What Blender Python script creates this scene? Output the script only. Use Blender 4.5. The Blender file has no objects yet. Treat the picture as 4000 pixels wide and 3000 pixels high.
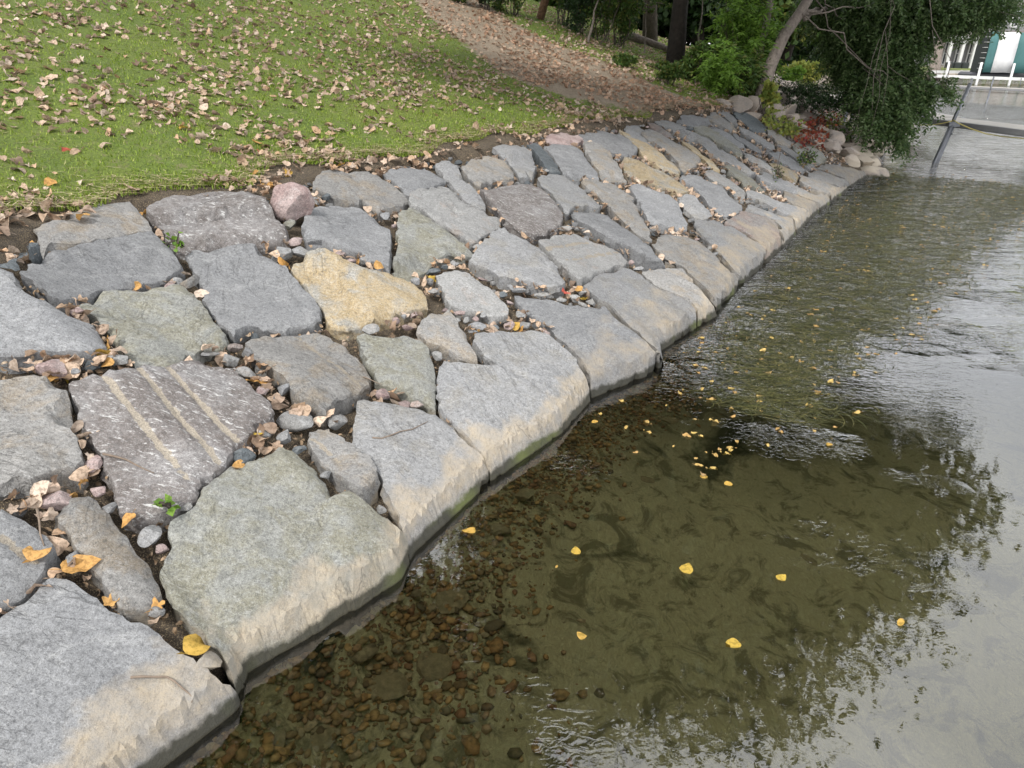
import bpy, bmesh, math, random
import numpy as np
from math import radians, sin, cos, pi, atan, sqrt
from mathutils import Vector, Matrix
from mathutils.geometry import delaunay_2d_cdt
from mathutils import noise as mnoise

SC = bpy.context.scene
COL = SC.collection
random.seed(7); RNG = np.random.default_rng(7)

# ------------------------------------------------------------------ camera
FPX = 2773.0; CH = 2.4; PITCH = atan((1500-178)/FPX); ROLL = radians(0.8)
CF = np.array([0, cos(PITCH), -sin(PITCH)]); _R = np.array([1.0, 0, 0]); _U = np.array([0, sin(PITCH), cos(PITCH)])
CR = _R*cos(ROLL)+_U*sin(ROLL); CU = _U*cos(ROLL)-_R*sin(ROLL); CC = np.array([0, 0, CH])
cam_d = bpy.data.cameras.new('camera'); cam = bpy.data.objects.new('camera', cam_d); COL.objects.link(cam)
cam_d.sensor_width = 36; cam_d.lens = 36*FPX/4000; cam_d.clip_start = 0.05; cam_d.clip_end = 3000
M = Matrix.Identity(4)
for i, a in enumerate((CR, CU, -CF)):
    for j in range(3): M[j][i] = a[j]
M.translation = Vector(CC); cam.matrix_world = M
SC.camera = cam
SC.render.resolution_x = 1024; SC.render.resolution_y = 768

# ------------------------------------------------------------------ sky, sun, exposure
SUN_EL, SUN_AZ = 52, 208          # azimuth measured clockwise from +Y
W = bpy.data.worlds.new('World'); SC.world = W; W.use_nodes = True
nt = W.node_tree; nt.nodes.clear()
def N(t, ty, **k):
    n = t.nodes.new(ty)
    for a, b in k.items(): setattr(n, a, b)
    return n
out = N(nt, 'ShaderNodeOutputWorld'); bg = N(nt, 'ShaderNodeBackground')
sky = N(nt, 'ShaderNodeTexSky', sky_type='NISHITA', sun_disc=False)
sky.sun_elevation = radians(SUN_EL); sky.sun_rotation = radians(SUN_AZ); sky.dust_density = 2.5
tc = N(nt, 'ShaderNodeTexCoord'); mp = N(nt, 'ShaderNodeMapping'); mp.inputs['Scale'].default_value = (1, 1, 2.2)
nz = N(nt, 'ShaderNodeTexNoise'); nz.inputs['Scale'].default_value = 2.3; nz.inputs['Detail'].default_value = 6
rp = N(nt, 'ShaderNodeValToRGB'); rp.color_ramp.elements[0].position = .36; rp.color_ramp.elements[1].position = .52
rp.color_ramp.elements[0].color = (.8, .8, .8, 1)
nz2 = N(nt, 'ShaderNodeTexNoise'); nz2.inputs['Scale'].default_value = 1.4; nz2.inputs['Detail'].default_value = 5
rp2 = N(nt, 'ShaderNodeValToRGB'); rp2.color_ramp.elements[0].position = .3; rp2.color_ramp.elements[1].position = .7
rp2.color_ramp.elements[0].color = (6.0, 6.15, 6.4, 1); rp2.color_ramp.elements[1].color = (12.0, 12.1, 12.2, 1)
mx = N(nt, 'ShaderNodeMixRGB')
L = nt.links.new
L(tc.outputs['Generated'], mp.inputs[0]); L(mp.outputs[0], nz.inputs['Vector']); L(mp.outputs[0], nz2.inputs['Vector'])
L(nz.outputs[0], rp.inputs[0]); L(nz2.outputs[0], rp2.inputs[0])
L(rp.outputs[0], mx.inputs[0]); L(sky.outputs[0], mx.inputs[1]); L(rp2.outputs[0], mx.inputs[2])
L(mx.outputs[0], bg.inputs[0]); L(bg.outputs[0], out.inputs[0]); bg.inputs[1].default_value = 0.10
sd = bpy.data.lights.new('sun', 'SUN'); sd.energy = 1.8; sd.angle = radians(10); sd.color = (1, .96, .9)
so = bpy.data.objects.new('sun', sd); COL.objects.link(so)
_e, _a = radians(SUN_EL), radians(SUN_AZ)
so.rotation_euler = Vector((sin(_a)*cos(_e), cos(_a)*cos(_e), sin(_e))).to_track_quat('Z', 'Y').to_euler()
so.location = (0, 0, 30)
SC.view_settings.view_transform = 'Standard'; SC.view_settings.look = 'None'
SC.view_settings.exposure = 1.05; SC.view_settings.gamma = 1.0
SC.render.engine = 'CYCLES'
SC.cycles.transparent_max_bounces = 16; SC.cycles.max_bounces = 6

# ------------------------------------------------------------------ helpers
def tag(o, label=None, cat=None, group=None, kind=None):
    if label: o['label'] = label
    if cat: o['category'] = cat
    if group: o['group'] = group
    if kind: o['kind'] = kind
    return o
def mesh_obj(name, V, Fc, mat, parent=None, smooth=True, sharp=None):
    me = bpy.data.meshes.new(name)
    V = np.asarray(V, dtype=np.float32)
    if isinstance(Fc, np.ndarray):
        n, k = Fc.shape
        me.vertices.add(len(V)); me.vertices.foreach_set('co', V.ravel())
        me.loops.add(n*k); me.loops.foreach_set('vertex_index', Fc.astype(np.int32).ravel())
        me.polygons.add(n); me.polygons.foreach_set('loop_start', np.arange(n, dtype=np.int32)*k)
        me.update(calc_edges=True); me.validate()
    else:
        me.from_pydata(V.tolist(), [], Fc)
    me.polygons.foreach_set('use_smooth', [smooth]*len(me.polygons))
    if sharp:
        bm = bmesh.new(); bm.from_mesh(me)
        for e in bm.edges:
            if len(e.link_faces) == 2 and e.calc_face_angle(0) > sharp: e.smooth = False
        bm.to_mesh(me); bm.free()
    me.materials.append(mat)
    o = bpy.data.objects.new(name, me); COL.objects.link(o)
    if parent: o.parent = parent
    return o
def empty(name, loc=(0, 0, 0)):
    o = bpy.data.objects.new(name, None); COL.objects.link(o); o.location = loc; o.empty_display_size = .2
    return o
def ray(u, v): return CF+(u-2000)/FPX*CR-(v-1500)/FPX*CU
def proj(P):
    q = np.asarray(P, float)-CC; z = q@CF
    return 2000+FPX*(q@CR)/z, 1500-FPX*(q@CU)/z
def atz(u, v, z):
    d = ray(u, v); return CC+d*((z-CH)/d[2])
def atd(u, v, t): return CC+ray(u, v)*t

# ------------------------------------------------------------------ shore frame: s along the shore, d inland
P0 = np.array([-1.253, 1.731]); T2 = np.array([0.533, 0.846]); N2 = np.array([-0.846, 0.533])
WS = [-9, 0, .32, .45, .78, 1.26, 1.45, 2.21, 3.0, 3.61, 4.39, 4.76, 5.97, 6.91, 9.05, 11.3, 14.7, 16.2, 19, 21.4, 24, 28, 33, 41, 52, 60]
WD = [0, 0, -.02, .10, .02, -.06, .02, .06, -.01, .06, -.2, -.02, -.15, -.06, -.04, .05, 0, -.06, .25, .6, .9, 1.9, 3.5, 8, 13, 16]
TS = [-9, .9, 1.4, 2.2, 3.0, 3.9, 4.8, 6.5, 8.7, 11.6, 14, 18, 60]
TD = [2.6, 2.5, 3.05, 3.35, 2.85, 3.2, 3.1, 3.05, 3.2, 2.95, 2.7, 2.8, 2.8]
ZT = 1.3
def sd_of(x, y):
    dx = x-P0[0]; dy = y-P0[1]
    return dx*T2[0]+dy*T2[1], dx*N2[0]+dy*N2[1]
def xy_of(s, d): return P0[0]+s*T2[0]+d*N2[0], P0[1]+s*T2[1]+d*N2[1]
def hill(s, d):
    top = np.interp(s, [4, 20, 34], [7.5, 3.7, 2.0])
    t = np.interp(s, TS, TD); w = np.interp(s, WS, WD)
    e = d-t-np.where(s > 20, w, 0)
    z = ZT+.30*np.maximum(e, 0)
    return np.where(z < top, z, top+(z-top)*.04)
def surf(s, d):
    """height of the revetment face, then the hill"""
    w = np.interp(s, WS, WD); t = np.interp(s, TS, TD)+np.where(s > 20, w, 0)
    e = d-w
    nose = .115*(1-np.exp(-(np.maximum(e, 0)/.026)**1.6))+.055*(1-np.exp(-np.maximum(e, 0)/.13))
    z = nose+(ZT-.17)*np.clip(e/(t-w), 0, 1)
    z = np.where(e < 0, e*3.0, z)
    return np.where(d > t, hill(s, d), z)
def hit(u, v, off=0.0, fn=surf):
    d = ray(u, v); ts = np.concatenate([np.arange(1.5, 12, .05), np.arange(12, 60, .15)])
    P = CC[None]+d[None]*ts[:, None]
    s, dd = sd_of(P[:, 0], P[:, 1]); h = P[:, 2]-fn(s, dd)-off
    k = np.argmax(h < 0)
    if not (h < 0).any(): return P[-1]
    a, b = ts[max(k-1, 0)], ts[k]
    for _ in range(18):
        m = (a+b)/2; q = CC+d*m; s, dd = sd_of(q[0], q[1])
        if q[2]-fn(s, dd)-off < 0: b = m
        else: a = m
    return CC+d*b
# ------------------------------------------------------------------ materials
def new_mat(name):
    m = bpy.data.materials.new(name); m.use_nodes = True; t = m.node_tree
    b = t.nodes['Principled BSDF']; return m, t, b
def noise(t, vec, scale, detail=4, rough=.55, dist=0):
    n = N(t, 'ShaderNodeTexNoise'); n.inputs['Scale'].default_value = scale; n.inputs['Detail'].default_value = detail
    n.inputs['Roughness'].default_value = rough; n.inputs['Distortion'].default_value = dist
    if vec is not None: t.links.new(vec, n.inputs['Vector'])
    return n.outputs[0]
def ramp(t, fac, stops):
    r = N(t, 'ShaderNodeValToRGB'); e = r.color_ramp.elements
    while len(e) < len(stops): e.new(.5)
    for k, (p, c) in enumerate(stops):
        e[k].position = p; e[k].color = (c, c, c, 1) if not isinstance(c, (tuple, list)) else (*c[:3], 1)
    t.links.new(fac, r.inputs[0]); return r.outputs[0]
def mix(t, fac, a, b, mode='MIX'):
    m = N(t, 'ShaderNodeMixRGB', blend_type=mode)
    for i, x in enumerate((fac, a, b)):
        if isinstance(x, (int, float)): m.inputs[i].default_value = x if i == 0 else (x, x, x, 1)
        elif isinstance(x, (tuple, list)): m.inputs[i].default_value = (*x[:3], 1)
        else: t.links.new(x, m.inputs[i])
    return m.outputs[0]
def math_(t, op, a, b=0., c=None, clamp=False):
    m = N(t, 'ShaderNodeMath', operation=op); m.use_clamp = clamp
    for i, x in enumerate((a, b) if c is None else (a, b, c)):
        if isinstance(x, (int, float)): m.inputs[i].default_value = x
        else: t.links.new(x, m.inputs[i])
    return m.outputs[0]
def mapping(t, vec, scale=(1, 1, 1), rot=(0, 0, 0)):
    m = N(t, 'ShaderNodeMapping'); m.inputs['Scale'].default_value = scale; m.inputs['Rotation'].default_value = rot
    t.links.new(vec, m.inputs[0]); return m.outputs[0]
def bump(t, h, dist, strength=1.0, normal=None):
    b = N(t, 'ShaderNodeBump'); b.inputs['Distance'].default_value = dist; b.inputs['Strength'].default_value = strength
    t.links.new(h, b.inputs['Height'])
    if normal is not None: t.links.new(normal, b.inputs['Normal'])
    return b.outputs[0]
def objvec(t, k=37.0):
    tc = N(t, 'ShaderNodeTexCoord'); oi = N(t, 'ShaderNodeObjectInfo')
    m = math_(t, 'MULTIPLY', oi.outputs['Random'], k)
    c = N(t, 'ShaderNodeCombineXYZ')
    for i in range(3): t.links.new(m, c.inputs[i])
    a = N(t, 'ShaderNodeVectorMath', operation='ADD'); t.links.new(tc.outputs['Object'], a.inputs[0]); t.links.new(c.outputs[0], a.inputs[1])
    return a.outputs[0], oi.outputs['Random']

def stone_mat(name, base, base2, stain=None, amt=.5, veins=.14, specks=.22, sscale=4.0):
    m, t, b = new_mat(name)
    v, rnd = objvec(t); l = t.links.new
    big = noise(t, v, 2.2, 5, .6); med = noise(t, v, 14, 5, .65); fine = noise(t, v, 150, 3, .8); mid = noise(t, v, 55, 4, .75); vf = noise(t, v, 330, 2, .8)
    col = mix(t, ramp(t, big, [(.3, 0.), (.7, 1.)]), base, base2)
    if stain:
        st = noise(t, v, sscale, 6, .68, .4)
        col = mix(t, ramp(t, st, [(.60-amt*.35, 0.), (.70-amt*.3, 1.)]), col, stain)
    # mineral grain, light mica streaks, scratch veins: all in the stone
    col = mix(t, ramp(t, med, [(.3, .0), (.75, .42)]), col, tuple(min(1, c*1.55+.03) for c in base))
    col = mix(t, ramp(t, med, [(.25, .45), (.45, .0)]), col, tuple(c*.5 for c in base))
    sv = mapping(t, v, (16, 62, 30), (0, 0, .55))
    wst = noise(t, sv, 1.0, 4, .7, .6)
    col = mix(t, math_(t, 'MULTIPLY', ramp(t, wst, [(.56, 0.), (.66, 1.)]), specks), col, (.58, .58, .57))
    lw = N(t, 'ShaderNodeTexWave'); lw.inputs['Scale'].default_value = 1.1; lw.inputs['Distortion'].default_value = 9; lw.inputs['Detail'].default_value = 5; lw.inputs['Detail Scale'].default_value = 1.7
    l(mapping(t, v, (1, 1, 1), (0, 0, .9)), lw.inputs[0])
    col = mix(t, math_(t, 'MULTIPLY', ramp(t, lw.outputs[1], [(.96, 0.), (1., .6)]), veins), col, (.55, .55, .54))
    col = mix(t, ramp(t, fine, [(.36, .62), (.46, 0.)]), col, tuple(c*.35 for c in base))
    col = mix(t, ramp(t, fine, [(.56, 0.), (.68, .45)]), col, tuple(min(1, c*2.3+.05) for c in base))
    col = mix(t, ramp(t, mid, [(.36, .6), (.47, 0.)]), col, tuple(c*.45 for c in base)); col = mix(t, ramp(t, mid, [(.54, 0.), (.66, .5)]), col, tuple(c*1.9 for c in base))
    col = mix(t, ramp(t, vf, [(.3, .55), (.5, 0.)]), col, (.05, .05, .055))
    # drilled grooves: pale sandy bore
    at = N(t, 'ShaderNodeAttribute', attribute_name='groove')
    col = mix(t, ramp(t, math_(t, 'ADD', at.outputs['Fac'], math_(t, 'MULTIPLY', math_(t, 'SUBTRACT', med, .5), .5)), [(.35, 0.), (.55, .85)]), col, mix(t, ramp(t, fine, [(.35, 0.), (.6, 1.)]), (.15, .13, .105), (.33, .29, .23)))
    # mineral crust band just above the lake, undercut shadow painted dark over lake-line algae
    g = N(t, 'ShaderNodeNewGeometry'); sx = N(t, 'ShaderNodeSeparateXYZ'); l(g.outputs['Position'], sx.inputs[0])
    z = sx.outputs[2]; wn = noise(t, g.outputs['Position'], 3.2, 4, .55); wn2 = noise(t, g.outputs['Position'], 9, 5, .6)
    zz = math_(t, 'ADD', z, math_(t, 'MULTIPLY', math_(t, 'SUBTRACT', wn, .5), -.42)); zz = math_(t, 'ADD', zz, math_(t, 'MULTIPLY', math_(t, 'SUBTRACT', rnd, .4), .13))
    up = ramp(t, zz, [(.235, 1.), (.29, 0.)])
    lo = ramp(t, math_(t, 'ADD', zz, math_(t, 'MULTIPLY', wn2, .06)), [(.10, .35), (.19, 1.)])
    gr = N(t, 'ShaderNodeTexWave'); gr.inputs['Scale'].default_value = 26; gr.inputs['Distortion'].default_value = 14; gr.inputs['Detail'].default_value = 3; gr.inputs['Detail Scale'].default_value = .6
    l(mapping(t, g.outputs['Position'], (1, 1, 1), (0, 0, .95)), gr.inputs[0])
    crk = noise(t, mapping(t, g.outputs['Position'], (70, 22, 30), (0, 0, -.4)), 1.0, 4, .7)
    crust = mix(t, ramp(t, crk, [(.30, 0.), (.50, 1.)]), (.19, .155, .11), (.33, .28, .21))
    crust = mix(t, ramp(t, fine, [(.36, .7), (.47, 0.)]), crust, (.20, .18, .16))
    crust = mix(t, ramp(t, wn2, [(.35, .55), (.6, 0.)]), crust, base2)
    cf = math_(t, 'MULTIPLY', math_(t, 'MULTIPLY', up, lo), math_(t, 'ADD', .66, math_(t, 'MULTIPLY', ramp(t, med, [(.35, 0.), (.6, 1.)]), .3)))
    col0 = col
    wn3 = noise(t, g.outputs['Position'], 1.7, 4, .6); cf = math_(t, 'MULTIPLY', cf, ramp(t, math_(t, 'ADD', wn3, math_(t, 'MULTIPLY', rnd, .25)), [(.44, .12), (.60, 1.)])); col = mix(t, cf, col0, crust)
    painted_undercut = ramp(t, math_(t, 'ADD', z, math_(t, 'MULTIPLY', math_(t, 'SUBTRACT', wn2, .5), .10)), [(.045, 1.), (.072, 0.)])
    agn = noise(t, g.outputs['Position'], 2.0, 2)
    col = mix(t, math_(t, 'MULTIPLY', painted_undercut, .9), col, mix(t, ramp(t, agn, [(.54, 0.), (.68, 1.)]), (.028, .027, .018), (.075, .09, .02)))
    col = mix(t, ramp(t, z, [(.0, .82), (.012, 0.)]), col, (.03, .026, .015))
    hv = N(t, 'ShaderNodeHueSaturation'); l(col, hv.inputs['Color'])
    l(math_(t, 'ADD', math_(t, 'MULTIPLY', rnd, .34), .83), hv.inputs['Value'])
    l(hv.outputs[0], b.inputs['Base Color']); b.inputs['Roughness'].default_value = .82; b.inputs['Specular IOR Level'].default_value = .25
    vr = N(t, 'ShaderNodeVectorRotate', rotation_type='Z_AXIS'); l(v, vr.inputs['Vector']); l(math_(t, 'MULTIPLY', rnd, 5.), vr.inputs['Angle'])
    cl = noise(t, mapping(t, vr.outputs[0], (4, 13, 6)), 1.0, 5, .62, .9); cm = ramp(t, noise(t, v, 1.6, 3), [(.45, .12), (.65, 1.)])
    h = math_(t, 'ADD', math_(t, 'MULTIPLY', med, .8), math_(t, 'ADD', math_(t, 'MULTIPLY', fine, .3), math_(t, 'MULTIPLY', math_(t, 'MULTIPLY', ramp(t, cl, [(.42, 0.), (.47, 1.)]), cm), .42)))
    col = mix(t, math_(t, 'MULTIPLY', ramp(t, cl, [(.415, 0.), (.44, .4), (.455, 0.)]), cm), col, (.06, .058, .055))
    l(col, hv.inputs['Color']); l(bump(t, h, .014, .9), b.inputs['Normal'])
    return m
G1 = (.178, .180, .184); G2 = (.225, .224, .222)
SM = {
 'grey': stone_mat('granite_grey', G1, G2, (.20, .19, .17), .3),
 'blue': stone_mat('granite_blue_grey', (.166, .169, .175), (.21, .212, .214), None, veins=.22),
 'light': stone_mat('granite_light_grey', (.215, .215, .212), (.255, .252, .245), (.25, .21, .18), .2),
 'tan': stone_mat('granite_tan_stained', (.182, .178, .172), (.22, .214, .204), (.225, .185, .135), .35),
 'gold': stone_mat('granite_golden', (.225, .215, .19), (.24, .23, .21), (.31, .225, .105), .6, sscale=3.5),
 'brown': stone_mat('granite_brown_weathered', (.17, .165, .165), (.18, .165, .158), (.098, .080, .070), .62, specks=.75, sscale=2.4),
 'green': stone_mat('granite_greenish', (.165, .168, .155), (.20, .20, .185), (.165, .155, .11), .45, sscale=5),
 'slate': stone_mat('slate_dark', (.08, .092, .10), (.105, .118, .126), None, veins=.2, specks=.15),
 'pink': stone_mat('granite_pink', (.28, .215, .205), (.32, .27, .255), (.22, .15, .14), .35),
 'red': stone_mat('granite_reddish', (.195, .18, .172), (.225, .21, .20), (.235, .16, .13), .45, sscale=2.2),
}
def field_mat():
    m, t, b = new_mat('fieldstone'); v, rnd = objvec(t)
    n1 = noise(t, v, 4, 5); n2 = noise(t, v, 60, 3, .7)
    g = N(t, 'ShaderNodeNewGeometry'); sx = N(t, 'ShaderNodeSeparateXYZ'); t.links.new(g.outputs['Position'], sx.inputs[0])
    c = mix(t, ramp(t, rnd, [(0., 0.), (1., 1.)]), (.30, .255, .22), (.24, .22, .21))
    c = mix(t, ramp(t, n1, [(.3, 0.), (.7, 1.)]), c, (.36, .30, .25))
    c = mix(t, ramp(t, n2, [(.35, .6), (.5, 0.)]), c, (.12, .10, .09))
    zn = math_(t, 'ADD', sx.outputs[2], math_(t, 'MULTIPLY', math_(t, 'SUBTRACT', n1, .5), .3))
    c = mix(t, ramp(t, zn, [(.05, 0.), (.12, .7), (.3, .6), (.45, 0.)]), c, (.52, .45, .35))
    c = mix(t, ramp(t, zn, [(.0, .9), (.04, 0.)]), c, (.05, .05, .025))
    t.links.new(c, b.inputs['Base Color']); b.inputs['Roughness'].default_value = .85
    t.links.new(bump(t, n1, .03, .6), b.inputs['Normal']); return m
FM = field_mat()
def pebble_mat(name, cols):
    m, t, b = new_mat(name); g = N(t, 'ShaderNodeNewGeometry')
    n = noise(t, g.outputs['Position'], 40, 3)
    r = ramp(t, g.outputs['Random Per Island'], [(i/(len(cols)-1), c) for i, c in enumerate(cols)])
    c = mix(t, ramp(t, n, [(.35, .5), (.55, 0.)]), r, (.03, .025, .015))
    t.links.new(c, b.inputs['Base Color']); b.inputs['Roughness'].default_value = .8; return m
PM = pebble_mat('lake_pebbles', [(.16, .11, .06), (.36, .21, .09), (.24, .18, .10), (.50, .32, .14), (.14, .11, .07), (.42, .35, .23), (.30, .15, .08), (.10, .08, .05)])
GM = pebble_mat('gravel_chips', [(.30, .30, .31), (.36, .28, .26), (.18, .19, .2), (.40, .38, .35), (.25, .24, .24)])

def soil_mat():
    m, t, b = new_mat('soil'); g = N(t, 'ShaderNodeNewGeometry'); p = g.outputs['Position']
    n = noise(t, p, 3, 5, .7); f = noise(t, p, 60, 4, .8); ff = noise(t, p, 170, 2, .8)
    c = mix(t, ramp(t, n, [(.35, 0.), (.65, 1.)]), (.045, .034, .026), (.085, .066, .048))
    c = mix(t, ramp(t, f, [(.5, 0.), (.68, .8)]), c, (.16, .12, .08))
    c = mix(t, ramp(t, ff, [(.55, 0.), (.64, .85)]), c, (.42, .33, .2))
    t.links.new(c, b.inputs['Base Color']); b.inputs['Roughness'].default_value = .95
    t.links.new(bump(t, f, .03, 1.), b.inputs['Normal']); return m
SOIL = soil_mat()
def lawn_mat():
    m, t, b = new_mat('lawn'); g = N(t, 'ShaderNodeNewGeometry'); p = g.outputs['Position']
    n = noise(t, p, .9, 4, .6); f = noise(t, p, 45, 4, .8); k = noise(t, p, 7, 5, .7)
    at = N(t, 'ShaderNodeAttribute', attribute_name='straw')
    c = mix(t, ramp(t, n, [(.35, 0.), (.65, 1.)]), (.14, .21, .022), (.21, .26, .035))
    c = mix(t, ramp(t, f, [(.35, .7), (.6, 0.)]), c, (.03, .05, .012))
    c = mix(t, ramp(t, k, [(.56, 0.), (.68, .75)]), c, (.20, .17, .09))
    strw = mix(t, ramp(t, noise(t, mapping(t, p, (18, 70, 40), (0, 0, .4)), 1, 4, .8), [(.3, 0.), (.62, 1.)]), (.15, .11, .075), (.42, .34, .25))
    sf = math_(t, 'ADD', at.outputs['Fac'], math_(t, 'MULTIPLY', math_(t, 'SUBTRACT', k, .5), 1.1))
    c = mix(t, ramp(t, sf, [(.42, 0.), (.6, 1.)]), c, strw)
    t.links.new(c, b.inputs['Base Color']); b.inputs['Roughness'].default_value = .9
    t.links.new(bump(t, f, .04, 1.), b.inputs['Normal']); return m
LAWN = lawn_mat()
def bed_mat():
    m, t, b = new_mat('lake_bed'); g = N(t, 'ShaderNodeNewGeometry'); p = g.outputs['Position']
    n = noise(t, p, 1.1, 6, .62, .8); f = noise(t, mapping(t, p, (1.6, .8, 1), (0, 0, .5)), 19, 5, .78, 2.2); k = noise(t, p, 4.5, 6, .7, 1.2)
    c = mix(t, ramp(t, f, [(.3, 0.), (.7, 1.)]), (.36, .33, .20), (.58, .54, .36))
    c = mix(t, ramp(t, k, [(.40, .8), (.50, 0.)]), c, (.15, .135, .075))
    c = mix(t, ramp(t, n, [(.37, .9), (.44, 0.)]), c, (.035, .036, .016))
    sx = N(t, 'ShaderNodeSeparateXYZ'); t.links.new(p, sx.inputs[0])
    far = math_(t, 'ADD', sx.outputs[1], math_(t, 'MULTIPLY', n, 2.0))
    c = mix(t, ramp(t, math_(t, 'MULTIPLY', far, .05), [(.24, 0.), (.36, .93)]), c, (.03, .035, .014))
    t.links.new(c, b.inputs['Base Color']); b.inputs['Roughness'].default_value = .95
    t.links.new(bump(t, math_(t, 'ADD', f, k), .03, .8), b.inputs['Normal']); return m
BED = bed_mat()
def water_mat():
    m = bpy.data.materials.new('lake_water'); m.use_nodes = True; t = m.node_tree; t.nodes.clear(); l = t.links.new
    o = N(t, 'ShaderNodeOutputMaterial'); g = N(t, 'ShaderNodeNewGeometry'); p = g.outputs['Position']
    tr = N(t, 'ShaderNodeBsdfTransparent'); tr.inputs[0].default_value = (.92, .91, .76, 1)
    gl = N(t, 'ShaderNodeBsdfGlossy'); gl.inputs['Roughness'].default_value = .015; gl.inputs[0].default_value = (1, 1, 1, 1)
    sx = N(t, 'ShaderNodeSeparateXYZ'); l(p, sx.inputs[0])
    dist = ramp(t, math_(t, 'MULTIPLY', sx.outputs[1], .04), [(.16, 0.), (.55, 1.)])
    patch = ramp(t, noise(t, p, .75, 3, .6), [(.54, 0.), (.68, 1.)])
    amp = math_(t, 'ADD', math_(t, 'ADD', .012, math_(t, 'MULTIPLY', patch, .7)), dist)
    w1 = noise(t, mapping(t, p, (.55, 2.2, 1), (0, 0, -.18)), 2.6, 3, .5, .3)
    w2 = noise(t, mapping(t, p, (1, 1.6, 1), (0, 0, .4)), 16, 2, .5, .8)
    h = math_(t, 'MULTIPLY', math_(t, 'ADD', math_(t, 'MULTIPLY', w1, math_(t, 'MULTIPLY', dist, 2.0)), math_(t, 'MULTIPLY', w2, .13)), amp)
    h = math_(t, 'ADD', h, math_(t, 'MULTIPLY', noise(t, p, 1.3, 2, .5, .3), .035))
    bp = bump(t, h, .11, 1.0)
    fr = N(t, 'ShaderNodeFresnel'); fr.inputs['IOR'].default_value = 2.15; l(bp, fr.inputs['Normal']); l(bp, gl.inputs['Normal'])
    ms = N(t, 'ShaderNodeMixShader'); l(fr.outputs[0], ms.inputs[0]); l(tr.outputs[0], ms.inputs[1]); l(gl.outputs[0], ms.inputs[2])
    l(ms.outputs[0], o.inputs[0]); return m
WATER = water_mat()
def simple(name, c, rough=.6, metal=0, nscale=0, c2=None, bmp=0, spec=.4):
    m, t, b = new_mat(name); b.inputs['Roughness'].default_value = rough; b.inputs['Metallic'].default_value = metal
    b.inputs['Specular IOR Level'].default_value = spec
    if nscale:
        v, r = objvec(t); n = noise(t, v, nscale, 5, .65)
        t.links.new(mix(t, ramp(t, n, [(.3, 0.), (.7, 1.)]), c, c2 or tuple(x*.6 for x in c)), b.inputs['Base Color'])
        if bmp: t.links.new(bump(t, n, bmp, 1.), b.inputs['Normal'])
    else: b.inputs['Base Color'].default_value = (*c, 1)
    return m
def leaf_mat(name, cols, trans=.35, rough=.6):
    m, t, b = new_mat(name); l = t.links.new
    g = N(t, 'ShaderNodeNewGeometry'); oi = N(t, 'ShaderNodeObjectInfo')
    s = math_(t, 'FRACT', math_(t, 'ADD', g.outputs['Random Per Island'], oi.outputs['Random']))
    r = ramp(t, s, [(i/(len(cols)-1), c) for i, c in enumerate(cols)])
    n = noise(t, g.outputs['Position'], 55, 3, .7)
    r = mix(t, ramp(t, n, [(.40, .6), (.54, 0.)]), r, tuple(x*.4 for x in cols[0]))
    l(r, b.inputs['Base Color']); b.inputs['Roughness'].default_value = rough; b.inputs['Specular IOR Level'].default_value = .3
    if trans:
        td = N(t, 'ShaderNodeBsdfTranslucent'); l(r, td.inputs[0]); ms = N(t, 'ShaderNodeMixShader'); ms.inputs[0].default_value = trans
        o = t.nodes['Material Output']; l(b.outputs[0], ms.inputs[1]); l(td.outputs[0], ms.inputs[2]); l(ms.outputs[0], o.inputs[0])
    return m
DRY = leaf_mat('dry_leaf', [(.40, .28, .19), (.58, .44, .33), (.22, .14, .09), (.66, .55, .45), (.50, .32, .19), (.46, .38, .31), (.14, .09, .06), (.60, .46, .36)], .2)
ORANGE = leaf_mat('orange_leaf', [(.50, .27, .08), (.56, .33, .12)], .2)
YEL = leaf_mat('yellow_leaf', [(.46, .33, .05), (.50, .31, .07), (.34, .22, .06)], .2)
REDL = leaf_mat('red_leaf', [(.45, .07, .05), (.40, .10, .07)], .2)
# ------------------------------------------------------------------ revetment slabs
TAGS = {'A': (0, 2000, 1.659), 'B': (0, 1300, 1.659), 'C': (0, 700, 2.074), 'D': (900, 1200, 1.659), 'E': (900, 600, 2.074), 'G': (1700, 600, 2.074),
        'H': (1700, 1200, 1.8433), 'I': (1800, 400, 2.212), 'J': (2500, 400, 2.212), 'Q': (2200, 900, 3.16), 'R': (2600, 700, 3.318),
        'S': (2300, 400, 2.1167), 'X': (2800, 400, 1.8143), 'K': (2600, 0, 1.58), 'P': (0, 0, 1.0)}
def px_list(txt):
    res = []; tg = 'P'
    for w in txt.split():
        if w in TAGS: tg = w; continue
        if ',' not in w: continue
        x, y = map(float, w.split(',')); ox, oy, sc = TAGS[tg]; res.append((ox+x/sc, oy+y/sc))
    return res
def seg_dist(P, A, B):
    """distance of points P to every segment A-B: min distance, index and param"""
    d = B-A; L2 = (d**2).sum(1)+1e-12
    t = np.clip(((P[:, None]-A[None])*d[None]).sum(2)/L2[None], 0, 1)
    q = A[None]+t[..., None]*d[None]; r = np.sqrt(((P[:, None]-q)**2).sum(2)); k = r.argmin(1)
    return r[np.arange(len(P)), k], k, t[np.arange(len(P)), k]
def inside(P, poly):
    x, y = P[:, 0], P[:, 1]; res = np.zeros(len(P), bool); n = len(poly)
    for i in range(n):
        a, b = poly[i], poly[(i+1) % n]
        c = ((a[1] > y) != (b[1] > y)) & (x < (b[0]-a[0])*(y-a[1])/(b[1]-a[1]+1e-15)+a[0]); res ^= c
    return res
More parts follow.
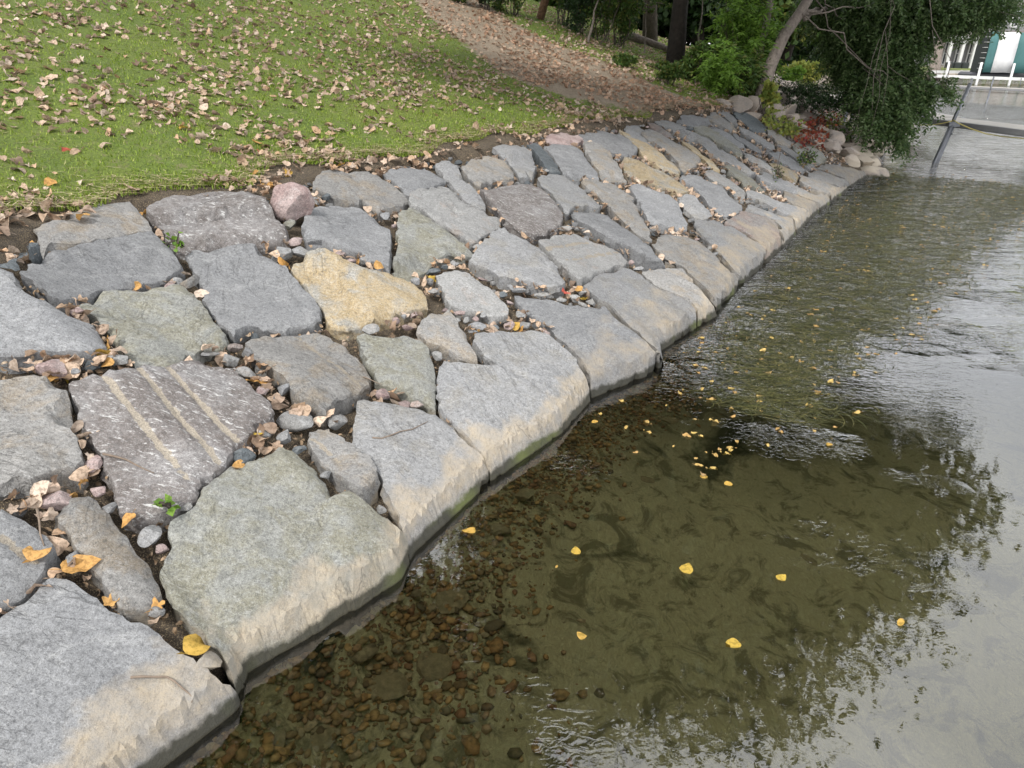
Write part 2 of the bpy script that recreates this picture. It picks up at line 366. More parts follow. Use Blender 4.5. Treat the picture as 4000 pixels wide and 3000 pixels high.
def fractal_ring(poly, seg, rng, amp=.10):
    pts = []
    n = len(poly)
    for i in range(n):
        a, b = poly[i], poly[(i+1) % n]; L = np.linalg.norm(b-a); k = max(1, int(round(L/seg)))
        nrm = np.array([-(b-a)[1], (b-a)[0]])/(L+1e-9)
        off = np.zeros(k+1)
        for o in (1, 2, 4):
            ph = rng.uniform(0, 6.28); off += np.sin(np.linspace(0, pi*o*rng.uniform(.8, 1.6), k+1)+ph)*rng.normal()*seg*.35/o
        off += rng.normal(size=k+1)*seg*amp; off *= np.minimum(1, np.minimum(np.arange(k+1), k-np.arange(k+1))/1.5)
        for j in range(k): pts.append(a+(b-a)*j/k+nrm*off[j])
    return np.array(pts)
def vnoise(P, sc, seed):
    return np.array([mnoise.noise(Vector((p[0]*sc+seed, p[1]*sc-seed, seed*.37))) for p in P])
_ico = {}
def ico(sub):
    if sub not in _ico:
        bm = bmesh.new(); bmesh.ops.create_icosphere(bm, subdivisions=sub, radius=1)
        _ico[sub] = (np.array([v.co[:] for v in bm.verts]), np.array([[v.index for v in f.verts] for f in bm.faces])); bm.free()
    return _ico[sub]
SLABS = []     # (sd polygon) kept for filling the gaps
def area2(p): return .5*np.sum(p[:, 0]*np.roll(p[:, 1], -1)-np.roll(p[:, 0], -1)*p[:, 1])
def slab(i, line):
    key, kind, ptxt, label, extra = line.split('|')
    rng = np.random.default_rng(100+i)
    px = px_list(ptxt); w = np.array([hit(u, v, .05 if kind == 'b' else 0.) for u, v in px])
    poly = w[:, :2]; rockpos = w.mean(0)
    if kind == 'b':
        s, d = sd_of(poly[:, 0], poly[:, 1]); d = d.min()+(d-d.min())*.62; poly = np.stack(xy_of(s, d), 1)
    if area2(poly) < 0: poly = poly[::-1]
    s, d = sd_of(poly[:, 0], poly[:, 1]); SLABS.append(np.stack([s, d], 1))
    dist = float(np.linalg.norm(np.array([*poly.mean(0), 0.6])-CC))
    if kind == 'b':
        v, f = ico(4); v = v.copy(); v = v@np.diag([1, 1, 1.])
        for _ in range(11):
            n_ = rng.normal(size=3); n_ /= np.linalg.norm(n_); v -= n_*np.maximum(0, v@n_-rng.uniform(.6, .85))[:, None]*.95
        v += .03*np.sin(v*9+1).sum(1)[:, None]*v; p_ = hit(1138, 826); v = v*[.175, .15, .165]
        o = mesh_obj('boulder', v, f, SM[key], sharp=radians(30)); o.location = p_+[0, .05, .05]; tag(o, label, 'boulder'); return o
    res = min(.07, max(.022, dist*.0055))
    # inset a little so neighbouring slabs never touch
    nx = np.roll(poly, -1, 0); pv = np.roll(poly, 1, 0); tan = nx-pv; tan /= np.linalg.norm(tan, axis=1)[:, None]+1e-9
    poly = poly-np.stack([tan[:, 1], -tan[:, 0]], 1)*(.006 if kind != 'w' else .003)
    ring = fractal_ring(poly, res*1.15, rng)
    lo, hi = ring.min(0), ring.max(0)
    gx, gy = np.meshgrid(np.arange(lo[0], hi[0], res), np.arange(lo[1], hi[1], res))
    P = np.stack([gx.ravel(), gy.ravel()], 1)+rng.uniform(-.3, .3, (gx.size, 2))*res
    P = P[inside(P, ring)]; A = ring; B = np.roll(ring, -1, 0)
    if len(P): dd, _, _ = seg_dist(P, A, B); P = P[dd > res*.55]
    n = len(ring); allp = np.concatenate([ring, P]) if len(P) else ring
    vs, es, fs, ov, oe, of = delaunay_2d_cdt([Vector(p) for p in allp], [], [list(range(n))], 1, 1e-7)
    if len(vs) != len(allp):       # self-touching outline: keep what the triangulation gives
        allp = np.array([v[:] for v in vs])
    tri = [list(f) for f in fs]
    eds = {}
    for f in tri:
        for a, b in zip(f, f[1:]+f[:1]): eds[(a, b)] = eds.get((a, b), 0)+1
    bnd = [(a, b) for (a, b) in eds if (b, a) not in eds]
    V2 = allp; s, d = sd_of(V2[:, 0], V2[:, 1]); z = surf(s, d)
    bp = np.array(sorted({a for a, b in bnd})); de, _, _ = seg_dist(V2, np.array([V2[a] for a, b in bnd]), np.array([V2[b] for a, b in bnd]))
    cen = V2.mean(0); rad = np.abs(V2-cen).max()
    n1 = vnoise(V2, 2.6, i*3.7); n2 = vnoise(V2, 8, i*1.9); n3 = vnoise(V2, 26, i*2.3)
    edge = np.minimum(1, de/.10)
    bev = (.004+.016*np.clip(n2+.25, 0, 1))*np.exp(-de/.011)+.020*np.exp(-de/.06)*np.clip(.1+1.6*n1, 0, 1)
    if kind == 'w':
        sc_, dc_ = sd_of(*cen); w0 = np.interp(s, WS, WD); z0 = z
        z = z+n1*.022*edge+n2*.014*np.minimum(1, de/.05)+n3*.004*np.minimum(1, de/.02)-bev*np.clip((d-w0)/.3, .15, 1)
        # layered, undercut nose
        nose = np.exp(-((d-w0-.04)/.06)**2); z += nose*.018*np.sin(z*90+n1*4)*(de > .01)
    elif kind == 'b':
        z = z+.03+.20*np.clip(1-(np.linalg.norm(V2-cen, axis=1)/(rad*1.05))**2, 0, 1)**.6+n2*.015-.03*np.exp(-de/.03)
    else:
        tilt = rng.normal(size=2)*.018/max(rad, .2)
        z = z+.004+rng.uniform(-.010, .014)+(V2-cen)@tilt+n1*.016*edge+n2*.005*edge+n3*.0035*edge-bev; z += .0045*np.tanh(40*(n1+.5*n2+.15*n3-.12))+.004*np.tanh(40*(n1-.6*n2+.22))
    # broken corners and spalled edges: tilted fracture planes
    sz_ = float(np.sqrt(abs(area2(poly))))
    for _ in range(int(rng.integers(3, 6)*min(1.3, sz_/.6)) if kind == 'i' else 0):
        c0 = V2[bp[rng.integers(len(bp))]]; inw = cen-c0; inw /= np.linalg.norm(inw)+1e-9; a_ = rng.normal()*.6; inw = np.array([inw[0]*cos(a_)-inw[1]*sin(a_), inw[0]*sin(a_)+inw[1]*cos(a_)])
        q = (V2-c0)@inw; lat = (V2-c0)@np.array([-inw[1], inw[0]]); sl = rng.uniform(.5, 1.3); dep = rng.uniform(.006, .018)*min(1, sz_/.6); half = rng.uniform(.06, .16)
        near = np.abs(lat) < half; k0 = int(np.argmin(((V2-cen*.25-c0*.75)**2).sum(1))); base_z = z[k0]+.36*((V2-V2[k0])@N2)
        pl_ = base_z-dep+sl*np.maximum(q, -.05)+np.maximum(0, np.abs(lat)-half*.6)*1.2+.005*n3; m_ = near & (q < .16)
        if kind != 'w' or dc_ - 0 > 9 or True: z = np.where(m_ & (s*0+d > np.interp(s, WS, WD)+.16), np.minimum(z, pl_), z)
    gv = np.zeros(len(V2))
    for ex in [e for e in extra.split(';') if e]:
        gp = np.array([hit(u, v)[:2] for u, v in px_list(ex)])
        dg, k, t = seg_dist(V2, gp[:-1], gp[1:]); dg = np.abs(dg+n2*.006+n3*.003)
        if ex.startswith('step'):
            seg = gp[k+1]-gp[k]; side = seg[:, 0]*(V2-gp[k])[:, 1]-seg[:, 1]*(V2-gp[k])[:, 0]
            z += .028*np.tanh(np.sign(side)*dg/.010)*np.exp(-np.maximum(dg-.12, 0)/.15)
        else:
            wd = max(.008, res*.55) if ex.startswith(('thin', 'crack')) else .019
            prof = np.clip(1-(dg/(wd*1.5))**2, 0, 1)**.5; prof *= .8+.5*n2
            z -= prof*wd*(.9 if not ex.startswith('thin') else .5 )*(2.2 if ex.startswith('crack') else 1)
            if not ex.startswith('crack'): gv = np.maximum(gv, np.clip(1.3-dg/wd, 0, 1))
    # side walls
    nxt = {a: b for a, b in bnd}; start = bnd[0][0]; loop = [start]; c = nxt[start]
    while c != start and len(loop) < len(bnd)+1: loop.append(c); c = nxt.get(c, start)
    R = V2[loop]; tl = np.roll(R, -1, 0)-np.roll(R, 1, 0); tl /= np.linalg.norm(tl, axis=1)[:, None]+1e-9; onrm = np.stack([tl[:, 1], -tl[:, 0]], 1)
    V = [np.column_stack([V2, z])]; faces = list(tri); prev = loop; base = len(V2)
    depths = [.018, .05, .10, .17, .26] + ([.42, .60] if kind == 'w' else [])
    zr = z[loop]; wob = rng.normal(size=2)
    for q, dp in enumerate(depths):
        nn = vnoise(np.column_stack([R[:, 0]+dp*3, R[:, 1]-dp*3]), 9, i*5.1+dp*4)+.5*vnoise(R+dp*2, 25, i*4.1+dp)
        off = .004+.028*nn*min(1, dp/.05)-.05*dp
        ringp = R+onrm*off[:, None]
        V.append(np.column_stack([ringp, zr-dp-.01*nn])); cur = list(range(base, base+len(loop))); base += len(loop)
        for j in range(len(loop)):
            k = (j+1) % len(loop); faces.append([prev[j], cur[j], cur[k], prev[k]][::-1] if False else [prev[k], prev[j], cur[j], cur[k]])
        prev = cur
    faces.append(prev[::-1])
    V = np.concatenate(V); org = np.array([cen[0], cen[1], float(z.mean())-.1]); V = V-org
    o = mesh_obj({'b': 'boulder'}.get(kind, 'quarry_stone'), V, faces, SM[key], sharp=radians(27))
    o.location = org
    a = o.data.attributes.new('groove', 'FLOAT', 'POINT'); a.data.foreach_set('value', np.concatenate([gv, np.zeros(len(V)-len(gv))]).astype(np.float32))
    tag(o, label, 'boulder' if kind == 'b' else 'stone slab', None if kind == 'b' else 'slabs of the stone revetment')
    return o
SHORT = """nearest tan-crusted slab|short grooved slab|narrow bar-shaped stone|mossy largest slab|root-lined slab|notched waterside slab|pale pointed slab|square-fronted slab|moss-fronted narrow stone|grey-brown waterside slab|sharp-cornered slab|reddish undercut slab|slab with one orange leaf|long layered slab|cream-nosed slab|streaky-nosed slab|moss-patched cream slab|narrow weedy slab|last flat slab|scratched brownish slab|triple-grooved slab|big slab at the left edge|olive square slab|smooth upper-left slab|sandy top-left slab|half-buried dark edge|split-grooved purplish slab|pink boulder|wide top-row slab|diamond-shaped top slab|very large smooth slab|golden slab|slab above the golden one|olive wedge slab|peach-patched slab|narrow diagonal slab|brown-topped block|small stepped block|dark slate wedge|slab beneath the pale pink block|right-leaning grey-tan slab|pale pink block|pointed top slab|bright yellow slab|small slab above the yellow one|thin reddish slab|long brown-grey slab|low rounded top slab|top slab by the straw|rough bulging slab|slab beside the thin orange one|thin orange slab|yellow-streaked upper slab|smooth blue upper slab|small slab below the straw|dark blue-grey top slab|slab above red leaves|long slab under the dark one|slab along the green vine|smooth green-grey slab|rough slab near the creeper|slab below the weed tuft|blunt cream-yellow slab|pale yellowish slab|pale blue slab|broken olive slab|long mixed grey slab|speckled slab behind the veins|white-veined slab|slab with the wood chip|orange-streaked slab|star-scratched slab|orange-lichened slab|flat dark-lipped slab|purplish-brown slab|tongue-shaped slab|thin-grooved slab|kite-shaped slab|light-grey centre slab|small triangular slab|leaf-bordered middle slab|faint rust-lined slab|coffin-shaped stone""".split('|')
STONES = """blue|w|A 0,665 60,625 190,540 300,425 345,410 430,425 560,505 650,570 760,640 850,705 960,725 1060,810 1200,920 1290,990 1400,1060 1490,1110 1545,1180 1565,1260 1500,1370 1330,1470 1210,1560 1090,1659 850,1850 500,2050 -300,2200 -500,1500 -200,800|blue-grey slab with tan crust and a curled twig, nearest of all by the water|
blue|i|B 0,1125 60,1150 240,1260 310,1310 355,1370 345,1410 300,1500 250,1580 190,1640 150,1680 60,1720 0,1745 -300,1900 -400,1400|grey slab with one short brown groove, cropped by the left edge above the nearest slab|B 0,1330 210,1480
tan|i|B 330,1115 400,1075 480,1045 570,1030 630,1065 760,1230 870,1380 1000,1560 1048,1665 1010,1730 900,1775 800,1785 740,1730 650,1610 540,1450 420,1280 330,1170|long narrow bar-shaped stone lying beside the big mossy waterside slab|
green|w|B 1100,1215 1200,1160 1260,1100 1290,1030 1340,960 1430,890 D 0,1010 70,1020 130,970 230,930 330,880 450,950 560,1030 620,1110 650,1180 700,1210 770,1200 860,1260 950,1330 1050,1400 1120,1460 1150,1510 1148,1600 P 1590,2215 1573,2260 1447,2369 1302,2468 1157,2532 1013,2604 922,2631 A 1500,1050 1440,930 1330,800 1190,640 1080,500 1025,400 1060,300 1110,190 1080,130|largest waterside slab, mossy green-grey top with a jagged crack and cream crust|step D 700,1205 640,1240 560,1270 600,1330 625,1390 585,1480 570,1560 640,1650
grey|w|D 820,590 860,580 960,590 1100,615 1250,650 1350,690 1450,770 1480,830 1560,900 1650,990 H 340,1095 385,1180 375,1240 300,1360 200,1475 D 1400,1420 1290,1530 1200,1620 1150,1640 1150,1560 1090,1390 1040,1260 1005,1190 980,1090 930,1010 860,940 775,880 790,800 800,700|grey waterside slab with a thin root line, between the mossy and the notched slab|
grey|w|H 25,420 60,370 110,385 300,400 450,412 400,370 330,300 270,230 280,180 420,165 560,160 720,155 800,180 880,240 980,330 1030,410 1080,490 1105,570 1118,700 1050,760 960,830 920,850 925,905 800,1000 650,1100 520,1190 430,1245 400,1215 395,1130 330,1040 240,930 150,840 60,750 25,690 15,600|wide grey waterside slab with a dark notch in its upper edge and an orange-cream front|crack H 520,430 650,490 740,560 820,632
blue|w|G 640,1130 760,1150 900,1170 1060,1215 1220,1230 1370,1230 1450,1310 1550,1390 1659,1470 1760,1580 H 1635,369 1690,440 1680,465 1520,490 1400,530 1280,590 1200,640 1135,650 1120,560 1110,460 1060,385 1000,310 910,225 830,150 740,75 G 720,1255 650,1170|smooth blue-grey waterside slab whose pointed pale tip juts furthest into the water|
grey|w|Q 245,670 300,620 370,560 440,520 540,495 660,490 740,450 830,465 900,510 960,540 1010,590 1100,650 1240,725 1400,790 1540,865 1635,975 1645,1080 1620,1200 1520,1260 1430,1320 1340,1410 1250,1480 1200,1515 1120,1420 1010,1320 880,1190 760,1080 650,980 530,880 400,800 310,730|grey waterside slab with a square front dripping tan and green, before the pale pointed slab|
tan|w|Q 970,510 1050,480 1200,465 1330,450 1470,450 1530,520 1610,610 1690,710 1790,840 1860,930 1920,1020 1945,1065 1830,1100 1660,1160 1665,1060 1655,960 1560,850 1420,780 1260,710 1110,630 1030,570|narrow waterside stone with green moss on its front, cracked off the square-fronted slab|crack Q 1300,545 1450,620 1590,700;crack Q 1520,570 1600,620
tan|w|Q 1200,30 1280,30 1400,55 1500,70 1620,110 1700,150 1830,240 1920,320 1940,380 2010,440 2070,510 2160,590 2155,680 2140,745 2050,790 1950,850 1900,895 1840,800 1750,690 1650,600 1570,530 1500,445 1400,410 1340,350 1260,310 1190,255 1130,200 1090,160 1150,140 1170,70|grey-brown waterside slab with a pink leaf cluster at its upper left edge|crack Q 1880,560 1990,600 2080,640
grey|w|R 370,520 450,510 620,520 680,545 760,595 900,620 960,660 1070,740 1190,810 1260,870 1300,920 1270,1000 1250,1090 1210,1180 1150,1260 1090,1300 1060,1360 1035,1400 1035,1330 960,1260 880,1160 770,1030 650,890 560,800 460,700 400,640 375,580|grey waterside slab with a sharp corner nose, just before the reddish slab|crack R 1070,1120 1150,1200
red|w|R 755,560 780,520 850,490 940,450 980,410 1030,400 1120,430 1300,480 1410,540 1460,610 1480,690 1500,790 1490,870 1470,950 1440,1010 1400,1090 1380,1130 1310,1070 1290,980 1310,910 1270,850 1200,790 1100,720 980,640 880,600 770,580|reddish-brown tinted waterside slab with a deeply undercut front|crack R 1280,860 1360,880 1450,960
grey|w|R 1040,370 1060,320 1100,305 1200,350 1330,400 1450,450 1560,470 1640,490 1660,560 1675,640 1695,720 1675,790 1675,905 1560,905 1500,880 1530,800 1510,690 1490,600 1440,520 1310,460 1130,410|grey waterside stone with a single orange leaf on top and a tall square end|
grey|w|R 1050,140 1100,130 1200,165 1330,210 1440,270 1600,310 1750,360 1860,420 1870,480 1840,540 1800,620 1770,690 1700,730 1700,640 1675,550 1655,470 1550,440 1450,390 1350,330 1220,280 1200,250 1130,210 1060,180|long layered grey waterside slab with a dark round pit near its tip|
tan|w|X 470,615 560,650 640,685 720,735 745,790 720,840 690,870 655,855 660,800 625,755 540,710 480,670|cream-nosed waterside slab beyond the layered slab with the dark pit|
light|w|X 490,545 560,590 640,625 700,650 770,650 820,690 845,740 790,780 760,800 745,755 700,700 640,670 560,630 490,600 440,570|waterside slab with vertical streaks and a green moss spot on its pale nose|
tan|w|X 590,510 660,525 760,560 860,600 920,592 950,610 965,655 920,675 880,690 850,725 838,680 790,645 700,610 620,575 585,545|cream waterside slab with a green moss patch under its nose, third from the end|
light|w|X 645,490 740,480 830,515 910,545 935,570 940,590 870,598 800,570 720,540 650,510|narrow pale waterside slab with dry weeds along its upper edge|
tan|w|X 690,460 770,428 850,430 930,455 1000,480 1060,505 1075,540 1020,575 955,600 945,570 905,540 830,505 750,475|last flat waterside slab, cream and broad, before the rounded boulders|
tan|i|B -300,250 0,270 100,270 300,280 410,300 440,380 455,470 445,570 470,640 520,740 550,850 500,900 350,920 200,960 80,940 0,960 -300,980|scratched grey slab with a brownish sheen and layered front, left of the triple-grooved slab|
brown|i|B 430,300 560,255 700,220 870,205 1100,200 1200,175 1320,165 1430,175 1500,230 1600,310 D 0,390 60,450 140,520 210,590 270,640 290,690 250,730 170,760 150,830 100,870 40,900 B 1490,800 1430,890 1300,950 1280,1020 1270,1050 1200,1100 1100,1150 1000,1180 850,1170 760,1150 740,1060 720,950 680,880 660,800 620,740 560,640 520,540 480,430 440,360|big brown weathered slab with three long pale drill grooves|B 670,260 1210,945;B 890,215 1410,840;B 1090,220 1530,705
blue|i|C -250,650 0,700 60,720 110,740 130,790 135,850 200,890 300,940 370,970 470,1030 550,1090 620,1110 720,1140 790,1210 840,1290 865,1340 830,1360 700,1390 500,1390 300,1380 100,1400 0,1410 -300,1420|large speckled blue-grey slab running off the left edge, above a line of dry leaves|
green|i|C 600,1010 680,960 800,920 900,905 1000,915 1150,920 1300,890 1400,870 1470,880 1540,930 1600,970 1650,1030 1720,1120 1790,1200 1840,1300 1780,1340 1650,1350 1570,1400 1500,1390 1480,1430 1380,1480 1250,1495 1100,1500 1060,1440 1000,1340 960,1300 880,1230 800,1150 720,1080 650,1030|olive-stained square slab with a chipped lower edge, just above the triple-grooved slab|
blue|i|C 140,740 200,650 260,600 400,570 550,550 700,520 900,490 1050,455 1230,430 1280,460 1330,520 1400,590 1460,680 1470,740 1400,790 1290,820 1100,855 930,885 700,925 550,940 440,945 380,920 330,860 250,800|smooth blue-grey slab with a small green plant at its right corner|
tan|i|C 260,410 330,370 450,330 560,290 640,240 740,200 900,185 1050,180 1090,220 1160,290 1210,350 1240,420 1050,445 900,475 700,505 560,530 420,520 320,540 300,480|sandy-topped slab, leftmost in the top row against the soil|
slate|i|C -60,660 0,655 100,640 200,610 310,550 255,595 190,645 130,730 90,715 0,690 -60,690|thin dark stone edge half buried in soil at the left end of the top row|
brown|i|C 1185,240 1240,200 1320,150 1450,135 1650,130 1850,125 2000,125 E 150,335 200,335 250,370 300,410 330,460 370,520 410,560 450,600 465,680 400,700 200,703 C 1980,510 1800,515 1600,530 1420,520 1370,500 1310,410 1260,340 1200,300 1180,260|purplish-brown top-row slab crossed by two horizontal split grooves|step C 1290,330 E 100,510 360,505;crack C 1290,335 E 100,515 360,510;crack C 1400,500 E 100,690 450,685;step C 1400,500 E 100,690 450,685
pink|b|E 350,440 350,380 380,320 420,270 470,265 500,290 570,300 620,320 635,370 630,430 600,480 570,540 500,520 450,510 400,530 365,480|rounded pink boulder in the top row beside the grooved slab|
tan|i|E 620,290 660,240 700,180 740,150 830,140 1000,145 1120,150 1210,190 1300,240 1370,290 1420,340 1445,385 1400,410 1300,440 1200,450 1120,410 1070,370 980,400 900,380 820,340 760,320 700,300 640,310|wide top-row slab directly right of the pink boulder|
blue|i|E 1230,160 1300,125 1420,115 1570,110 1620,130 1690,170 1750,205 1690,240 1600,270 1530,300 1460,320 1400,300 1340,240 1260,200|flat diamond-shaped top-row slab, second right of the pink boulder|
blue|i|C 1490,590 1550,560 1650,575 1720,560 1850,535 2000,527 E 0,740 150,735 260,745 310,790 360,850 430,910 500,990 570,1070 630,1130 690,1190 740,1280 735,1340 680,1380 560,1410 400,1440 300,1410 180,1380 100,1390 40,1410 C 1900,1250 1870,1240 1830,1170 1760,1130 1700,1060 1660,990 1640,900 1600,810 1550,720 1520,640|very large smooth slab left of the golden slab, below the split-grooved slab|
gold|i|E 480,900 500,860 580,830 630,790 700,750 770,750 820,780 900,820 980,870 1050,900 1150,920 1280,930 1400,980 1500,1030 1560,1080 1590,1150 1600,1220 1540,1240 1400,1270 1280,1300 1210,1330 1130,1330 1050,1370 950,1400 860,1390 800,1370 760,1310 740,1230 680,1170 650,1110 600,1040 530,960 500,930|golden-yellow slab with a dark winding ridge across it|step E 620,860 680,930 800,970 880,1040 930,1120 960,1200 1090,1290
blue|i|E 590,510 610,470 650,430 720,410 850,405 970,410 1060,440 1130,490 1200,530 1280,560 1300,620 1303,700 1298,770 1293,850 1285,910 1220,880 1130,850 1050,800 950,770 850,740 780,710 700,700 620,700 600,640 580,570|blue-grey slab directly above the golden slab and below the pink boulder|
green|i|E 1355,490 1400,460 1480,450 1540,490 1640,560 1700,590 1760,640 1840,700 1900,750 1950,770 2000,795 1900,795 1800,790 1720,830 1600,885 1500,930 1410,970 1350,950 1305,930 1310,860 1340,780 1355,680 1350,600 1350,540|olive-grey wedge slab right of the slab above the golden one, sharp point to the right|
light|i|E 1450,350 1480,310 1600,290 1680,260 1760,260 1840,310 1900,380 1980,400 2050,430 G 400,440 430,475 490,465 530,500 530,560 470,600 400,650 350,690 300,725 240,690 180,650 100,600 E 1690,565 1600,510 1530,455 1460,430 1440,400|slab with a pale peach patch and a rounded pinkish lobe at its right end|crack G 100,410 140,460 185,495
grey|i|G 0,90 50,75 120,80 190,130 240,190 280,240 340,290 380,340 410,390 410,420 340,400 260,360 200,310 160,270 110,220 60,160 10,120|narrow diagonal top-row slab beside the brown-topped block|
tan|i|G 210,110 300,50 400,30 480,40 560,60 620,110 640,150 640,190 600,220 500,220 420,230 370,265 320,250 265,200 225,150|brown-topped block with white streaks in the top row|
grey|i|I 270,400 310,375 450,380 560,385 600,430 640,490 650,560 620,620 580,640 500,640 465,580 435,530 405,500 345,475 300,430|small stepped grey block in the top row, left of the dark slate|step I 400,500 500,480 600,470
slate|i|I 570,350 640,350 705,390 755,430 800,490 840,550 865,600 760,590 720,550 680,490 640,430 590,400|dark slate wedge with a brown end, only black stone of the top row|
blue|i|I 715,370 800,350 900,360 1000,385 1060,430 1095,490 1140,550 1190,600 1200,645 1080,620 1000,630 940,610 880,600 850,540 800,470 760,410|blue-grey slab right of the dark slate, beneath the pale pink block|
tan|i|I 1060,350 1120,355 1200,380 1280,430 1340,490 1380,560 1410,620 1430,680 1360,670 1270,640 1210,630 1200,590 1160,540 1120,480 1075,420|grey-tan slab leaning right, under the dark-edged top slab right of the pale pink block|
pink|i|I 720,310 760,280 850,265 960,250 1010,280 1060,310 1065,335 1000,350 920,370 850,355 740,345|pale pink oblong block on the top edge by the soil|
blue|i|I 1010,255 1080,245 1150,250 1180,235 1250,250 1320,275 1360,265 1420,305 1480,350 1530,400 1500,460 1400,450 1310,430 1250,400 1200,350 1150,355 1090,330 1040,290|pointed grey top slab left of the yellow slab|
gold|i|I 1365,250 1410,265 1500,310 1600,360 1700,420 1780,480 1850,540 1900,590 1890,620 1800,590 1700,540 1620,490 1560,450 1530,395 1450,325|long thin bright yellow slab|
grey|i|I 1420,210 1480,195 1600,190 1640,220 1560,260 1600,330 1680,380 1640,370 1540,330 1460,280 1420,250|small grey slab at the top edge above the yellow slab|
red|i|S 480,150 540,165 620,210 680,270 700,305 640,280 560,240 520,205|thin reddish slab wedged at the top edge right of the yellow slab|
tan|i|S 420,250 500,220 560,250 640,290 720,340 800,370 880,420 930,460 910,500 850,540 780,540 740,490 680,440 600,370 530,330 450,280|long brown-grey slab parallel to the yellow slab on its right|
grey|i|S 540,140 600,125 700,150 780,190 810,210 770,220 700,235 640,210 570,170|low rounded slab of the top row where the lawn ends|
blue|i|S 720,140 770,100 850,95 920,110 980,130 1050,160 1080,180 1000,180 930,165 880,190 860,200 800,180|blue-grey top slab beneath the straw path's end|
green|i|S 865,205 900,178 960,172 1000,195 1080,240 1150,300 1210,360 1260,410 1270,450 1200,420 1120,370 1050,330 990,280 930,250 885,230|rough green-grey slab with a bulging upper end, in the second row at the far right|
grey|i|S 730,230 780,220 860,240 940,275 1000,310 1060,360 1100,410 1150,460 1160,490 1100,480 1020,430 960,370 900,320 830,290 780,270 750,260|long grey slab beside the thin orange slab|
gold|i|S 770,310 830,335 900,375 960,430 1030,485 1080,540 1060,550 980,500 910,440 850,400 790,350|thin orange slab split lengthwise, surrounded by leaf-filled gaps|
tan|i|J 570,120 610,85 660,85 700,115 760,160 820,210 840,235 780,240 720,200 660,170 600,140|upper-row slab with a yellowish streak near the straw slope|
blue|i|J 620,210 700,200 760,250 830,310 900,370 915,400 850,390 780,360 720,310 660,260|smooth blue slab second from the pale yellow-streaked one|
grey|i|J 670,85 740,70 800,100 840,145 850,185 800,175 740,135 700,105|small top slab just below the straw slope's lower tip|
slate|i|J 800,50 870,60 940,100 1020,150 1080,200 1100,250 1020,265 940,220 860,150 810,100|dark blue-grey top slab at the foot of the yellow-green vine|
blue|i|J 800,260 860,260 920,305 1000,365 1060,412 1065,430 1000,430 930,390 870,340 810,290|blue-grey mid slab above a cluster of red leaves|
grey|i|J 850,205 930,225 1030,285 1120,335 1165,370 1170,395 1100,395 1060,375 1000,335 935,285 870,240|long grey slab under the dark blue-grey top slab|
tan|i|J 1095,240 1150,240 1250,300 1330,350 1300,380 1240,365 1185,345 1145,305 1105,275|brownish slab running along the low green vine|
green|i|J 1320,395 1350,360 1440,380 1530,410 1590,450 1620,490 1560,505 1480,495 1410,455 1350,430|smooth green-grey slab, the last broad one under the red creeper|
grey|i|J 1190,370 1250,360 1305,395 1375,450 1470,510 1510,540 1470,560 1400,530 1320,480 1240,420|rough grey slab left of the smooth green-grey one|
blue|i|J 1110,430 1190,420 1290,470 1380,540 1425,590 1380,590 1300,560 1210,510 1140,470|blue-grey slab below a small weed tuft at the far end|
gold|i|J 1110,505 1190,515 1280,565 1350,605 1375,640 1340,680 1270,650 1200,600 1150,556|cream-yellow slab with a blunt end over a leafy pocket|
light|i|J 890,430 960,445 1050,500 1120,550 1175,600 1160,630 1110,595 1040,555 980,525 920,475|pale slab with a yellowish face between two lines of leaves|
blue|i|J 1000,625 1080,595 1160,625 1230,655 1290,695 1330,740 1370,785 1290,775 1200,735 1120,700 1040,670|pale blue slab with a bare twiggy weed growing before it|
green|i|J 720,560 780,540 860,580 950,630 1020,690 1080,740 1110,780 1060,760 980,720 900,705 850,665 790,620|olive-green slab with a dark broken lower edge|
grey|i|J 650,395 710,402 790,450 880,510 960,570 1005,605 960,625 880,580 800,530 730,495 690,450|long slab with mixed grey face above the olive-green slab|
light|i|J 560,610 620,580 700,620 800,680 900,750 915,785 900,815 840,785 770,725 660,690 590,650|speckled slab directly behind the white-veined slab|
blue|i|J 340,660 400,635 500,630 550,665 640,705 755,742 830,800 890,840 890,890 860,940 780,960 720,950 650,930 600,880 550,820 500,770 440,720 400,700|large smooth slab crossed by curved white veins|
grey|i|J 320,820 390,800 470,820 540,870 600,930 630,970 600,990 540,1000 470,980 420,930 360,880|small grey slab with a tan wood chip on it|
gold|i|I 1380,470 1450,460 1560,500 1660,560 1760,610 1860,670 1940,730 1975,770 1930,780 1850,770 1760,730 1680,700 1600,670 1500,640 1430,600 1400,540|long orange-streaked slab in the middle of the slope|
blue|i|I 1460,700 1550,695 1620,730 1700,760 1800,790 1870,850 1910,930 1955,1030 1960,1090 1880,1100 1780,1075 1690,1055 1625,1030 1590,970 1555,890 1510,810 1470,750|smooth slab with fine star-shaped white scratches|
tan|i|I 1040,670 1130,655 1260,680 1340,710 1410,740 1460,800 1520,890 1560,970 1610,1060 1640,1120 1635,1190 1550,1140 1480,1090 1400,1010 1320,940 1240,860 1170,790 1100,720|long slab with patchy orange lichen colour, right of two flat grey slabs|
grey|i|I 660,640 700,605 800,600 900,610 960,660 1030,715 1100,780 1160,830 1215,880 1190,905 1080,885 980,905 910,935 865,880 810,810 745,745 685,700|flat grey slab below the dark slate with a dark lower lip|
brown|i|G 355,290 440,300 530,260 620,240 740,225 820,240 900,300 960,360 1010,420 1040,490 1030,540 990,600 900,650 800,660 720,650 640,600 560,540 520,480 460,400 400,340|big slab with a dark purplish-brown lower half speckled white|
